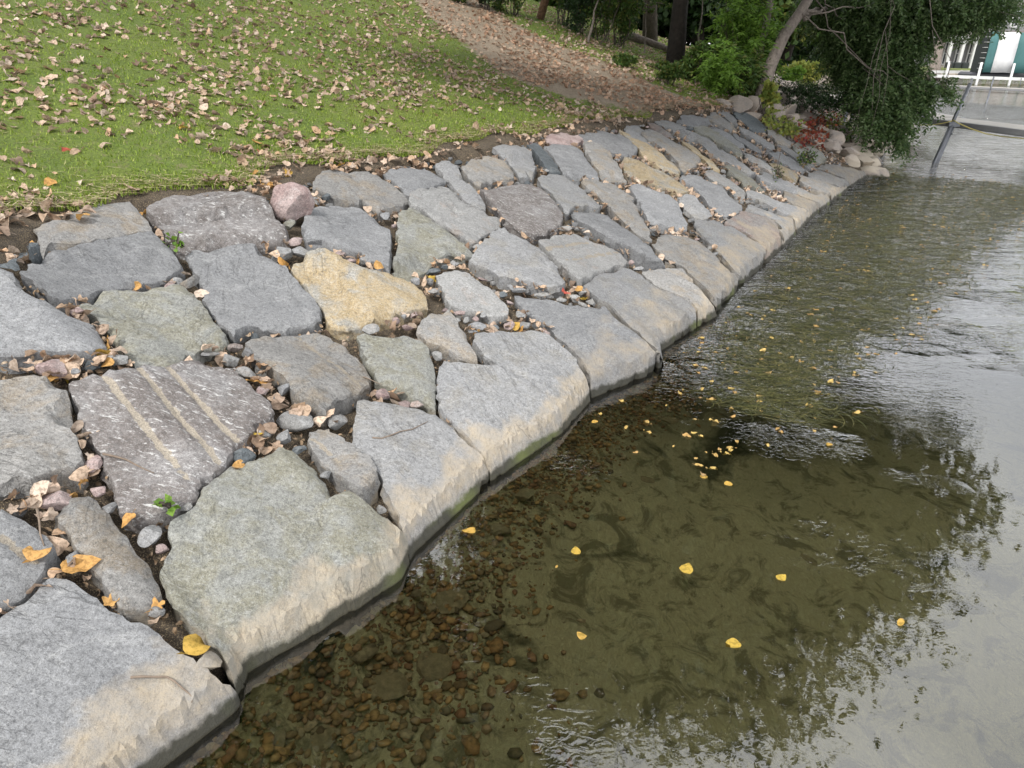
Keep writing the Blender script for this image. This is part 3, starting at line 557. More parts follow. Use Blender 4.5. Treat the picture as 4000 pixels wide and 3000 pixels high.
blue|i|G 1100,470 1140,445 1300,440 1400,460 1470,530 1550,600 1640,680 1730,760 1820,830 1870,900 1830,910 1700,880 1600,820 1560,780 1480,740 1380,690 1290,620 1200,570 1140,510|long blue-grey tongue-shaped slab ending near the water row|
light|i|G 830,720 900,680 1030,650 1120,630 1220,670 1340,710 1440,740 1520,790 1575,850 1540,880 1470,890 1380,930 1280,980 1200,1020 1150,1030 1080,970 1020,890 960,840 900,790|light slab with two thin parallel grooves, above the square-fronted waterside slab|thin G 900,785 1240,705;thin G 1070,870 1480,780
grey|i|G 270,850 310,810 350,765 385,705 450,645 530,590 600,620 680,680 760,720 820,765 910,835 970,885 1000,955 1015,1000 1060,1050 1010,1080 900,1075 780,1045 650,1020 560,990 480,960 400,925 320,895|grey kite-shaped slab with a dark twig mark, left of the slab with thin grooves|
light|i|G 0,985 60,935 150,940 250,955 330,1000 400,1050 470,1100 520,1150 560,1190 600,1240 590,1290 520,1305 430,1295 380,1275 280,1260 180,1235 110,1205 70,1150 50,1060 15,1040|light-grey slab in the centre with its lower edge over a gravel pocket|
tan|i|D 1340,0 1420,10 1470,80 1530,180 1570,250 1605,335 1560,335 1480,320 1440,290 1380,255 1300,240 1250,205 1200,170 1210,130 1265,65|small triangular slab pointing up, amid gravel and leaves|
green|i|D 815,185 900,165 1030,165 1150,175 1230,205 1290,255 1302,310 1325,370 1330,450 1325,520 1335,600 1330,645 1270,605 1200,565 1120,530 1040,510 960,490 935,450 910,380 870,310 835,260|grey slab in the middle bordered by leaves above and below|
tan|i|D 90,240 130,210 200,195 330,175 450,160 560,155 620,170 700,215 780,265 830,320 880,380 915,450 905,495 840,545 780,575 700,600 660,660 620,700 560,660 500,620 430,580 400,560 380,520 330,450 260,400 180,340 130,290|grey slab with a faint rust line, beneath the very large smooth slab|thin D 430,180 840,515
tan|i|D 500,770 560,740 640,760 700,810 780,870 850,930 920,1000 960,1070 960,1120 920,1160 860,1200 820,1190 760,1150 700,1100 640,1040 570,980 520,900 490,830|narrow coffin-shaped stone with a rusty line, wedged above the largest waterside slab|thin D 520,810 720,1020"""
for _i, _l in enumerate(STONES.strip().split('\n')): slab(_i, _l)
def in_slab(s, d, pad=0.):
    p = np.array([[s, d]])
    for q in SLABS:
        lo, hi = q.min(0), q.max(0)
        if lo[0]-.1 < s < hi[0]+.1 and lo[1]-.1 < d < hi[1]+.1:
            if inside(p, q)[0]: return True
            if pad and seg_dist(p, q, np.roll(q, -1, 0))[0][0] < pad: return True
    return False

def near_slabs(s, d):
    p = np.array([[s, d]]); r = [seg_dist(p, q, np.roll(q, -1, 0))[0][0] for q in SLABS]; k = np.argsort(r); return SHORT[k[0]], SHORT[k[1]]
# ------------------------------------------------------------------ ground sheets
def grid_mesh(name, X, Y, Z, mat):
    ny, nx = X.shape; V = np.column_stack([X.ravel(), Y.ravel(), Z.ravel()])
    i = np.arange((ny-1)*(nx-1)); r, c = i//(nx-1), i % (nx-1); a = r*nx+c
    F = np.stack([a, a+1, a+nx+1, a+nx], 1); return mesh_obj(name, V, F, mat)
ss = np.concatenate([np.arange(-6, 16, .09), np.arange(16, 46, .3)]); ds = np.concatenate([np.arange(-.6, 3.6, .07), np.arange(3.7, 12, .25), np.arange(12, 41, 1.)])
Sg, Dg = np.meshgrid(ss, ds); wg = np.interp(Sg, WS, WD)
tg_ = np.interp(Sg, TS, TD)+np.where(Sg > 20, wg, 0)
Zg = surf(Sg, Dg); rng = np.random.default_rng(3)
face = (Dg < tg_-.02)
Zg = np.where(face, np.where(Dg < wg+.12, np.minimum(Zg-.7, -.6), Zg-.115), Zg-.012)+rng.normal(size=Zg.shape)*.006
Xg, Yg = xy_of(Sg, Dg)
go = grid_mesh('ground', Xg, Yg, Zg, SOIL); tag(go, kind='structure')
STRAW = px_list('P 1560,-60 1850,-10 2000,90 2150,170 2330,230 2480,300 2640,370 2810,425 2700,442 2560,446 2420,425 2230,385 2090,340 1960,290 1850,200 1700,90')
STRAW = np.array([hit(u, v, 0, hill)[:2] for u, v in STRAW]); STRAW = np.stack(sd_of(STRAW[:, 0], STRAW[:, 1]), 1)
def straw_f(s, d):
    P = np.stack([np.ravel(s), np.ravel(d)], 1); r, _, _ = seg_dist(P, STRAW, np.roll(STRAW, -1, 0))
    return np.clip(np.where(inside(P, STRAW), .55+r*1.2, .5-r*.9), 0, 1).reshape(np.shape(s))
def lawn_edge(s): return np.interp(s, TS, TD)+np.where(s > 20, np.interp(s, WS, WD), 0)+.24+.08*np.sin(s*2.1)+.06*np.sin(s*5.3+1)
ss = np.concatenate([np.arange(-6, 20, .12), np.arange(20, 44, .35)]); rel = np.concatenate([np.arange(0, 8, .12), np.arange(8, 14, .3), np.arange(14, 40, 1.)])
Sl, Rl = np.meshgrid(ss, rel); Dl = lawn_edge(Sl)+Rl; Xl, Yl = xy_of(Sl, Dl)
Zl = hill(Sl, Dl)+.012*np.minimum(1, Rl*4)+rng.normal(size=Sl.shape)*.007
lw = grid_mesh('lawn', Xl, Yl, Zl, LAWN); tag(lw, kind='structure')
at = lw.data.attributes.new('straw', 'FLOAT', 'POINT'); at.data.foreach_set('value', straw_f(Sl, Dl).ravel().astype(np.float32))
# lake bed and water
ss = np.concatenate([np.arange(-8, 14, .14), np.arange(14, 30, .5), np.arange(30, 130, 4.)]); es = np.concatenate([np.arange(-.8, 4.5, .09), np.arange(4.5, 10, .3), np.arange(10, 130, 3.)])
Sb, Eb = np.meshgrid(ss, es); Xb, Yb = xy_of(Sb, np.interp(Sb, WS, WD)-Eb)
def bed_z(x, y, e):
    a = .025*np.sin(x*2.3+np.sin(y*1.7))*np.cos(y*2.9+x)+.018*np.sin(x*6.1+2*np.sin(y*3.3))*np.sin(y*5.7)
    return -.055-.19*(1-np.exp(-np.maximum(e, 0)/.16))-.10*np.clip(e, -1, 5)-.05*np.clip(e-5, 0, 25)+a*.8
Zb = bed_z(Xb, Yb, Eb)+rng.normal(size=Sb.shape)*.003
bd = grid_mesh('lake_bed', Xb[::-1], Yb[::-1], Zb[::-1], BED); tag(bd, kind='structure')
wx = np.array([[-700., 700.], [-700., 700.]]); wy = np.array([[-60., -60.], [1500., 1500.]])
wt = grid_mesh('lake_water', wx, wy, wx*0, WATER); tag(wt, kind='structure')
# ------------------------------------------------------------------ rocks wedged between the slabs
def rock_geo(rng, sub=2, cuts=13, keep=.48, rough=.05):
    v, f = ico(sub); v = v.copy()
    for _ in range(cuts):
        n = rng.normal(size=3); n /= np.linalg.norm(n); dd = rng.uniform(keep, .85)
        v -= n*np.maximum(0, v@n-dd)[:, None]*.985
    ph = rng.uniform(0, 9, 3); v *= (1+rough*np.sin(v*7+ph).sum(1)/2)[:, None]
    return v, f
def rotz(v, a): c, s = cos(a), sin(a); return v@np.array([[c, s, 0], [-s, c, 0], [0, 0, 1]])
ROCKS = """pink B 345,210 105 72|light B 760,165 85 52|blue B 480,245 36 26|grey B 1360,130 60 26|light B 1490,162 72 52|red B 1525,85 48 40|grey B 1610,110 50 62|light B 1595,247 75 45|pink B 608,850 60 76|pink B 350,1062 112 72|grey B 705,1130 50 52|pink B 630,1015 50 36|grey B 1210,1120 45 38|grey B 985,1295 82 78|pink B 1048,1392 45 38|grey B 455,1455 52 50|slate B 1577,790 76 56|pink C 600,1062 92 50|light C 1425,820 56 42|pink C 1372,850 50 34|tan C 1540,812 62 112|light C 110,615 30 14|light D 430,718 132 80|light D 703,722 72 62|light D 205,815 50 38|pink D 210,532 48 44|blue D 345,520 56 58|pink D 985,548 62 48|red D 1208,622 50 26|light D 1345,305 48 46|slate D 450,910 50 38|grey D 620,1072 40 34|light D 970,1300 40 28|grey D 350,830 58 48|green E 475,556 70 44|slate E 772,342 60 34|grey E 690,370 60 44|pink E 530,700 66 42|grey E 405,795 92 62|grey E 555,785 82 54|pink E 890,802 44 30|pink E 970,862 50 34|grey E 1090,862 66 44|blue E 1252,488 44 40|pink E 1330,580 28 62|slate E 1640,950 66 34|slate E 1740,910 36 28|light E 1800,880 36 26|grey E 1620,1030 44 48|light E 1632,1108 50 26|blue E 1505,1022 50 34|light E 1150,1412 84 50|pink E 1492,1300 44 48|pink E 1338,1345 50 34|grey E 1402,1312 30 30|pink E 1440,1402 50 34|pink G 200,1282 60 28|light G 250,1342 34 30|pink G 322,1332 34 24|blue G 352,1388 82 38|grey G 392,1302 34 28|light G 182,1342 32 28|grey G 300,1432 42 20|slate G 482,1402 40 24|pink G 602,1385 48 44|grey G 692,1302 44 48|grey G 722,1382 60 40|pink G 882,1442 50 34|pink G 602,1202 34 24|blue G 662,1102 72 28|blue G 612,1072 40 48|light G 472,1042 34 30|slate G 552,1136 44 28|grey G 852,1136 72 24|light G 1022,1182 48 28|light G 1132,1166 56 40|light G 1195,1212 48 28|grey G 1270,1196 50 38|light G 1190,1112 44 46|grey G 1237,1112 24 24|pink G 382,1012 50 24|grey G 152,886 40 34|light G 335,745 44 34|grey G 1642,926 50 28|pink G 1592,872 30 24|light G 1062,602 72 28|grey G 1166,602 36 30|grey G 882,132 46 24|slate B 1000,1290 1 1|grey Q 1880,280 50 50|light Q 1810,205 40 34|pink I 660,430 24 30|slate I 1980,225 50 22|grey I 1350,490 30 30|light I 1120,650 1 1|blue A 1345,960 90 75|grey A 1010,640 50 42|light K 760,770 64 42|grey J 720,590 40 22|slate J 430,215 26 22|pink J 540,560 38 22|grey J 590,560 30 20|pink J 330,250 30 22"""
SHAPES = {}
def rock_obj(key, loc, sc, rz, rng, name='rock', mat=None, sub=2, tilt=.2):
    v, f = rock_geo(rng, sub); v = v*np.array(sc); tx, ty = rng.normal(size=2)*tilt
    v = v+np.column_stack([0*v[:, 0], 0*v[:, 0], v[:, 0]*tx+v[:, 1]*ty])
    v = rotz(v, rz); o = mesh_obj(name, v, f, mat or SM[key], sharp=radians(28)); o.location = loc; return o
CN = {'pink': 'pinkish', 'light': 'pale grey', 'blue': 'blue-grey', 'grey': 'grey', 'red': 'reddish', 'slate': 'dark', 'tan': 'tan', 'green': 'greenish'}
rng = np.random.default_rng(21); GAPROCK = []
for k, r in enumerate(ROCKS.split('|')):
    a = r.split(); rx, ry = float(a[3]), float(a[4]); tg = a[1]
    if rx < 2: continue
    x, y = map(float, a[2].split(',')); ox, oy, sc = TAGS[tg]; u, v = ox+x/sc, oy+y/sc
    p = hit(u, v, -.01); t = (p-CC)@CF; wx_, wy_ = rx/sc*t/FPX, ry/sc*t/FPX*1.25
    wz = .75*min(wx_, wy_)
    sub = 3 if wx_ > .03 and t < 6 else 2
    o = rock_obj(a[0], p+np.array([0, 0, -.35*wz]), (wx_*1.04, wy_*1.04, wz), rng.uniform(-.25, .25), rng, sub=sub, tilt=.12)
    big = rx/sc > 38
    s, d = sd_of(p[0], p[1]); n1, n2 = near_slabs(s, d)
    tag(o, '%s %s rock between %s and %s' % ('larger' if big else 'small', CN[a[0]], n1, n2), 'rock', 'rocks wedged between the slabs'); GAPROCK.append((s, d, max(wx_, wy_)))
BIGLAB = {0: 'pink-grey rock with a round leaf on it, under the large slab at the left', 20: 'tan oblong rock standing on end beside the very large smooth slab',
          22: 'pale speckled rock, largest of the loose rocks, above the coffin-shaped stone'}
# random chips in the remaining gaps
def gap_samples(n, rng, srange=(-1, 16)):
    res = []
    pad_polys = SLABS
    S_ = srange[0]+(srange[1]-srange[0])*rng.random(n)**1.6; D_ = rng.uniform(.12, 1, n)*np.interp(S_, TS, TD)
    P = np.stack([S_, D_], 1); ok = np.ones(n, bool); gapd = np.full(n, 9.)
    for q in SLABS:
        lo, hi = q.min(0)-.2, q.max(0)+.2; m = (P > lo).all(1) & (P < hi).all(1) & ok
        if not m.any(): continue
        idx = np.where(m)[0]; ins = inside(P[idx], q); ok[idx[ins]] = False
        dd, _, _ = seg_dist(P[idx], q, np.roll(q, -1, 0)); gapd[idx] = np.minimum(gapd[idx], dd)
    return P[ok], gapd[ok]
P, gd = gap_samples(26000, rng)
chosen = []
taken = [(a, b, c) for a, b, c in GAPROCK]
order = np.argsort(-np.minimum(gd, .05)+rng.random(len(gd))*.03)
for k in order[:9000]:
    s, d = P[k]; r = float(np.clip(gd[k]*.85, .012, .045)*rng.uniform(.7, 1.1))
    if r < .011: continue
    T_ = np.array(taken) if taken else np.zeros((0, 3))
    if ((T_[:, 0]-s)**2+(T_[:, 1]-d)**2 < (T_[:, 2]*.75+r*.75)**2).any(): continue
    taken.append((s, d, r)); chosen.append((s, d, r))
    if len(chosen) > 700: break
def on_face(s, d, off=0):
    x, y = xy_of(s, d); return np.array([x, y, float(surf(np.array(s), np.array(d)))+off])
def seen(p):
    u, v = proj(p); return -60 < u < 4060 and -60 < v < 3060
chosen = [c for c in chosen if seen(on_face(c[0], c[1]))]
chosen.sort(key=lambda c: -c[2]/np.linalg.norm(on_face(c[0], c[1])-CC))
protos = []
for k in range(14):
    key = ['light', 'grey', 'pink', 'blue', 'grey', 'slate', 'light'][k % 7]
    protos.append((key, k))
NIND = 185; rest_v, rest_f, nb = [], [], 0
pm = {}
for k, (s, d, r) in enumerate(chosen):
    p = on_face(s, d, -.035-.4*r+rng.uniform(-.03, .012)); sc = (r*rng.uniform(.9, 1.4), r*rng.uniform(.75, 1.1), r*rng.uniform(.6, .9)); rz = rng.uniform(0, 6.28)
    if k < NIND:
        key, pid = protos[rng.integers(14)]
        if pid not in pm:
            v, f = rock_geo(rng, 2); o = mesh_obj('rock', v, f, SM[key], sharp=radians(28)); pm[pid] = o
        else: o = pm[pid].copy(); COL.objects.link(o)
        o.location = p; o.scale = sc; o.rotation_euler = (rng.normal()*.4, rng.normal()*.4, rz)
        tag(o, '%s %s rubble rock beside %s' % (['tiny', 'small', 'fist-sized'][int(r > .022)+int(r > .035)], CN[key], near_slabs(s, d)[0]), 'rock', 'rubble rocks in the gaps')
    else:
        v, f = rock_geo(rng, 1); v = rotz(v*np.array(sc), rz)+p; rest_v.append(v); rest_f.append(f+nb); nb += len(v)
if rest_v: tag(mesh_obj('gravel', np.concatenate(rest_v), np.concatenate(rest_f), GM, smooth=False), 'small stone chips filling the gaps between slabs', 'gravel', kind='stuff')

# ------------------------------------------------------------------ leaves
def leaf_shape(kind, rng):
    if kind == 'poplar':
        a = np.linspace(-pi, pi, 15)[:-1]
        r = .5*(1+.18*np.cos(a))*(1+.10*np.cos(3*a))*(1+rng.normal(size=14)*.03); x = r*np.cos(a)*1.08; y = r*np.sin(a)
        x = np.where(np.abs(a) < .25, x*1.28, x)
    elif kind == 'oval':
        a = np.linspace(-pi, pi, 13)[:-1]; x = .62*np.cos(a); y = .30*np.sin(a)*(1-.2*np.cos(a))
    else:    # maple
        a = np.linspace(-pi, pi, 23)[:-1]; tip = np.abs(np.cos(a*2.5)); r = .26+.34*tip**1.2*(1-.35*(np.abs(a) > 2.2)); x = r*np.cos(a); y = r*np.sin(a)
    ring = np.column_stack([x, y]); ring2 = ring*.5; n = len(ring)
    P2 = np.concatenate([ring, ring2, [[0, 0]]])
    c1, c2, c3 = rng.normal()*.55, rng.uniform(.1, 1.15)*rng.choice([1, 1, -1]), rng.normal()*.5
    z = c1*P2[:, 0]**2+c2*P2[:, 1]**2+c3*P2[:, 0]*P2[:, 1]+.06*np.sin(P2[:, 0]*9+P2[:, 1]*7+rng.uniform(0, 6))-.03*np.exp(-(P2[:, 1]/.05)**2)
    P3 = np.column_stack([P2*(1-.25*np.clip(np.abs(z), 0, 1))[:, None], z])
    F = []
    for i in range(n):
        j = (i+1) % n; F += [[i, j, n+j, n+i], [n+i, n+j, 2*n, 2*n]]
    F3 = [[f[0], f[1], f[2]] for f in F]+[[f[0], f[2], f[3]] for f in F if f[2] != f[3]]
    # short curved stalk at the narrow base
    b = len(P3); x0 = P3[0, 0]
    st = np.array([[x0, -.012, P3[0, 2]], [x0, .012, P3[0, 2]], [x0-.25, .04, .05], [x0-.45, .10, .0]])
    return np.concatenate([P3, st]), np.array(F3+[[b, b+1, b+2], [b, b+2, b+3]])
rl = np.random.default_rng(55)
LSH = {k: [leaf_shape(k, rl) for _ in range(7)] for k in ('poplar', 'oval', 'maple')}
LMESH = {}
def leaf_obj(kind, var, mat, p, size, rot):
    key = (kind, var, mat.name)
    if key not in LMESH:
        v, f = LSH[kind][var]; o = mesh_obj('fallen_leaf', v, f, mat); LMESH[key] = o.data
    else:
        o = bpy.data.objects.new('fallen_leaf', LMESH[key]); COL.objects.link(o)
    o.location = p; o.scale = (size,)*3; o.rotation_euler = rot; return o
def rotm(n, rx, ry, rz):
    cx, sx, cy, sy, cz, sz = np.cos(rx), np.sin(rx), np.cos(ry), np.sin(ry), np.cos(rz), np.sin(rz)
    R = np.empty((n, 3, 3))
    R[:, 0] = np.stack([cz*cy, cz*sy*sx-sz*cx, cz*sy*cx+sz*sx], 1); R[:, 1] = np.stack([sz*cy, sz*sy*sx+cz*cx, sz*sy*cx-cz*sx], 1); R[:, 2] = np.stack([-sy, cy*sx, cy*cx], 1)
    return R
def scatter_leaves(name, pts, sizes, rots, kinds, mat, label, cat='leaf litter'):
    vs, fs, b = [], [], 0
    R = rotm(len(pts), rots[:, 0], rots[:, 1], rots[:, 2])
    for k in range(len(pts)):
        v, f = LSH[kinds[k]][k % 7]; w = (v*sizes[k])@R[k].T+pts[k]; vs.append(w); fs.append(f+b); b += len(w)
    return tag(mesh_obj(name, np.concatenate(vs), np.concatenate(fs), mat), label, cat, kind='stuff')
cand = []   # (point, size, rot, kind, where)
gp, ggd = gap_samples(30000, rl)
sel = rl.permutation(len(gp)); cnt = 0
for k in sel:
    if ggd[k] < .010: continue
    s, d = gp[k]
    if mnoise.noise(Vector((s*2.6, d*2.6, 3.)))+rl.normal()*.12 < -.12: continue
    p = on_face(s, d, rl.uniform(-.045, .012)); 
    if not seen(p): continue
    cand.append((p, rl.uniform(.045, .085), (rl.normal()*.55, rl.normal()*.55, rl.uniform(0, 6.28)), rl.choice(['poplar', 'poplar', 'poplar', 'oval', 'maple']), 'gap')); cnt += 1
    if cnt > 1100: break
GAPLEAF = cnt
# lawn: clustered
cnt = 0
while cnt < 10500:
    s = rl.uniform(-3, 28); rel = rl.exponential(4.5)
    if rel > 18: continue
    d = float(lawn_edge(s))-.28+rel; st = float(straw_f(np.array([s]), np.array([d]))[0])
    nn = 1.3*mnoise.noise(Vector((s*.7, d*.7, 9.)))+1.1*mnoise.noise(Vector((s*2.2, d*2.2, 5.)))
    keep = .5+.8*nn+(.25 if rel > 1.5 else -.1)+.25*(st > .55)
    if rl.random() > keep*(.35 if s > 19 else 1): continue
    x, y = xy_of(s, d); p = np.array([x, y, float(hill(np.array(s), np.array(d)))+rl.uniform(.015, .04)])
    if not seen(p): continue
    cand.append((p, rl.uniform(.042, .09), (rl.normal()*.45-.1, rl.normal()*.45, rl.uniform(0, 6.28)), rl.choice(['poplar', 'poplar', 'poplar', 'oval', 'maple']), 'straw' if st > .5 else ('soil' if rel < .3 else 'lawn'))); cnt += 1
cand.sort(key=lambda c: -c[1]/np.linalg.norm(c[0]-CC))
WL = {'gap': 'lying in a gap between slabs', 'lawn': 'fallen on the green lawn', 'straw': 'lying on the straw path', 'soil': 'lying on bare soil above the slabs'}
for c in cand[:280]:
    rr = rl.random(); mt, cn = (DRY, 'dry tan') if rr < .86 else ((ORANGE, 'orange-brown') if rr < .95 else (REDL, 'dark red') if rr < .97 else (YEL, 'yellow'))
    o = leaf_obj(c[3], rl.integers(7), mt, c[0], c[1], c[2])
    kd = {'poplar': 'broad', 'oval': 'narrow', 'maple': 'lobed'}[c[3]]
    s_, d_ = sd_of(c[0][0], c[0][1]); ns = near_slabs(s_, d_); e_ = d_-float(np.interp(s_, TS, TD))
    wl = 'between %s and %s' % ns if c[4] == 'gap' else '%s above %s' % (WL[c[4]].replace('lying ', '').replace('fallen ', '').replace(' above the slabs', ''), ns[0])+('' if e_ < .7 else ', low on the slope' if e_ < 1.5 else ', higher up' if e_ < 3 else ', far up')
    tag(o, '%s %s leaf %s' % (cn, kd, wl), 'leaf', 'fallen leaves '+{'gap': 'between the slabs', 'lawn': 'on the lawn', 'straw': 'on the straw path', 'soil': 'on the bare soil'}[c[4]])
rest = cand[280:]
for wh, mt, lb in (('gap', DRY, 'dry leaves caught between the farther slabs'), ('lawn', DRY, 'dry tan leaves scattered over the lawn'), ('straw', None, 'brown leaves scattered over the straw path'), ('soil', DRY, 'dry leaves on the soil strip above the slabs')):
    rr = [c for c in rest if c[4] == wh]
    if not rr: continue
    if mt is None: mt = leaf_mat('brown_leaf', [(.40, .25, .16), (.52, .36, .26), (.32, .18, .11), (.55, .44, .34), (.50, .29, .17)], .2)
    scatter_leaves('leaf_litter', np.array([c[0] for c in rr]), np.array([c[1] for c in rr])*(1.0), np.array([c[2] for c in rr]), [c[3] for c in rr], mt, lb)
nf = 5200; ii = rl.integers(0, len(gp), nf); fp = np.array([on_face(gp[i][0], gp[i][1], rl.uniform(-.10, -.03)) for i in ii])
scatter_leaves('leaf_fragments', fp, rl.uniform(.012, .034, nf), np.stack([rl.normal(size=nf)*.5, rl.normal(size=nf)*.5, rl.uniform(0, 6, nf)], 1), ['oval', 'poplar']*(nf//2), leaf_mat('fragments', [(.22, .15, .09), (.35, .25, .16), (.12, .08, .05), (.42, .33, .24)], .1), 'crumbled leaf bits and bark in the gaps between slabs')
# the leaves one can single out
def one_leaf(u, v, fn, off, size, mat, kind, lab, rot=(0.1, -.1, 0)):
    p = hit(u, v, off) if fn == 's' else atz(u, v, off)
    o = leaf_obj(kind, rl.integers(7), mat, p, size*(1 if fn == 's' else .7), rot)
    if fn != 's': o.scale[2] *= .22
    tag(o, lab, 'leaf'); return o
one_leaf(2208, 1140, 's', .0, .085, REDL, 'maple', 'bright red maple leaf on rubble between two middle slabs', (.4, .2, 1))
one_leaf(1810, 1045, 's', .0, .10, DRY, 'maple', 'large tan lobed oak leaf above the light-grey centre slab', (.1, .2, .3))
one_leaf(765, 2520, 's', -.01, .11, YEL, 'poplar', 'golden leaf folded beside the foot of the mossy slab', (.4, .3, 1.2))
one_leaf(145, 2155, 's', .02, .10, ORANGE, 'poplar', 'orange leaf with a tan one over the short grooved slab', (.2, .1, 1.6))
one_leaf(290, 2215, 's', .0, .11, ORANGE, 'poplar', 'orange-yellow round leaf beside the narrow bar-shaped stone', (.1, .2, .6))
one_leaf(527, 740, 's', .03, .11, DRY, 'poplar', 'pinkish tan leaf alone on soil above the grooved slab', (.3, .1, 2.2))
for u, v, sz, lab, kd in [(2250, 2155, .075, 'yellow heart-shaped leaf floating near the submerged pebbles', 'poplar'), (2275, 2485, .06, 'yellow leaf floating just above the blurred sky reflection', 'poplar'),
                      (1840, 2072, .085, 'ragged yellow leaf under water by the rough submerged rocks', 'maple'), (2750, 1862, .065, 'left of two small yellow leaves floating together', 'poplar'),
                      (2842, 1888, .07, 'right of two small yellow leaves floating together', 'poplar'), (2680, 2225, .10, 'yellow-brown leaf clump drifting mid water', 'maple'), (3050, 2258, .07, 'yellow lobed leaf drifting between dark bottom hollows', 'maple'),
                      (3518, 2432, .07, 'pale yellow leaf floating on the grey sky reflection', 'oval'), (2870, 2512, .09, 'brown-yellow leaf with a long stem near dark reflection edge', 'maple'), (2175, 2212, .03, 'tiny yellow leaf beside the yellow heart-shaped leaf', 'oval'),
                      (2325, 1645, .06, 'yellow leaf at the foot of the notched slab', 'maple'), (3240, 1735, .06, 'yellowish leaf on the dark rippled patch', 'poplar')]:
    one_leaf(u, v, 'w', .004, sz, YEL, 'oval' if kd == 'oval' else 'poplar', lab, (.03, .03, rl.uniform(0, 6)))

# ------------------------------------------------------------------ shallow water: pebbles, sunken rocks, weed
rp_ = np.random.default_rng(77); vs, fs, b = [], [], 0; n = 0
while n < 9500:
    s = rp_.uniform(-1.5, 6.2); e = abs(rp_.normal())*.27+.0; e *= np.interp(s, [-1, 1.0, 2.2, 5], [1.7, 1.5, .7, .55])
    x, y = xy_of(s, float(np.interp(s, WS, WD))-e); r = (.006+.018*rp_.random()**2.5+(.015 if rp_.random() < .03 else 0))*(1.15 if s < 1.5 else .8)
    v, f = ico(1); w = rotz(v*np.array([r*rp_.uniform(.9, 1.7), r*rp_.uniform(.7, 1.1), r*.5])*(1+.17*np.sin(v*3.3+rp_.uniform(0, 6, 3)).sum(1))[:, None], rp_.uniform(0, 6.3))+np.array([x, y, float(bed_z(x, y, e))+r*.4])
    vs.append(w); fs.append(f+b); b += len(w); n += 1
tag(mesh_obj('pebbles', np.concatenate(vs), np.concatenate(fs), PM), 'brown pebbles on the lake bed at the foot of the slabs', 'pebbles', kind='stuff')
SUNK = simple('sunken_rock', (.16, .14, .09), .9, nscale=30, c2=(.30, .25, .16), bmp=.01)
for k, (u, v, rx, ry, lab) in enumerate([(2035, 1960, 60, 48, 'rough brown sunken rock, twin of the one beside it near the root-lined slab'), (1935, 2090, 75, 42, 'flat brown sunken rock below the rough twin rocks'), (2160, 1955, 62, 38, 'dark sunken rock right of the rough brown one'),
        (1500, 2640, 120, 80, 'broad flat sunken slab among the pebbles, lying lowest'), (1740, 2350, 100, 70, 'flat grey-brown sunken slab near the submerged gravel'), (1230, 2850, 85, 60, 'sunken slab under the glittering ripples at the bottom edge'),
        (1680, 2560, 100, 55, 'smaller sunken slab right of the broad one'), (2720, 1485, 40, 24, 'dark sunken rock below the pointed pale tip'), (2845, 1408, 38, 20, 'dark sunken rock right of the pointed tip'), (2640, 1755, 22, 12, 'small dark stone alone on the sandy bed'),
        (2520, 1830, 42, 24, 'reddish sunken rock beside the bright ripples'), (2620, 1630, 48, 22, 'dark sunken rock lying off the pale pointed slab'), (2560, 1560, 55, 30, 'brown sunken rock shaded by the pale pointed slab'), (3180, 2080, 42, 34, 'dark hollow-like sunken stone on the sandy bed'),
        (1075, 2900, 60, 45, 'brown cobble half hidden at the foot of the nearest slab'), (2300, 1700, 50, 25, 'reddish-brown cobble under the notched slab')]):
    p = atz(u, v, -.22); s_, d_ = sd_of(p[0], p[1]); p[2] = float(bed_z(p[0], p[1], float(np.interp(s_, WS, WD))-d_)) if d_ < float(np.interp(s_, WS, WD)) else -.12; t = (p-CC)@CF; wx_, wy_ = rx*t/FPX, ry*t/FPX*1.5
    o = rock_obj(None, p+np.array([0, 0, -.01]), (wx_, wy_, min(.05, .35*wx_)), rp_.uniform(-.3, .3), rp_, name='sunken_rock', mat=SUNK, tilt=.05); tag(o, lab, 'rock')
def strips(name, P, L_, Wd, ang, mat, label, cat, curve=.6, lift=None, seed=1, segs=4, pitch=None):
    r = np.random.default_rng(seed); n = len(P); t = np.linspace(0, 1, segs+1)
    k = r.normal(size=n)*curve; V = np.empty((n, segs+1, 2, 3)); x = np.zeros(n); y = np.zeros(n); zz = np.zeros(n); a = ang.copy()
    for i in range(segs+1):
        w = Wd*(.5 if i < segs else .12)
        V[:, i, 0] = np.stack([P[:, 0]+x-np.sin(a)*w, P[:, 1]+y+np.cos(a)*w, P[:, 2]+zz], 1); V[:, i, 1] = np.stack([P[:, 0]+x+np.sin(a)*w, P[:, 1]+y-np.cos(a)*w, P[:, 2]+zz], 1)
        x += np.cos(a)*L_/segs; y += np.sin(a)*L_/segs; a = a+k/segs*2
        if lift is not None: zz = zz+lift/segs
    idx = np.arange(n)[:, None]*(segs+1)*2; q = []
    for i in range(segs): q.append(np.concatenate([idx+2*i, idx+2*i+1, idx+2*i+3, idx+2*i+2], 1))
    return tag(mesh_obj(name, V.reshape(-1, 3), np.concatenate(q), mat), label, cat, kind='stuff')
n = 15000; s = 4.0+rp_.random(n)**1.0*13; wf = np.interp(s, [4, 7, 17], [.5, 1.6, 3.2]); e = .05+wf*rp_.random(n)**.8+rp_.normal(size=n)*.15
e += .5*np.interp(s, [4, 6], [1.2, 0])
m = e > .03; s, e = s[m], e[m]; x, y = xy_of(s, np.interp(s, WS, WD)-e)
WEED = leaf_mat('water_weed', [(.06, .07, .02), (.11, .11, .035), (.03, .035, .012), (.19, .17, .06), (.02, .024, .01), (.04, .045, .015)], .2)
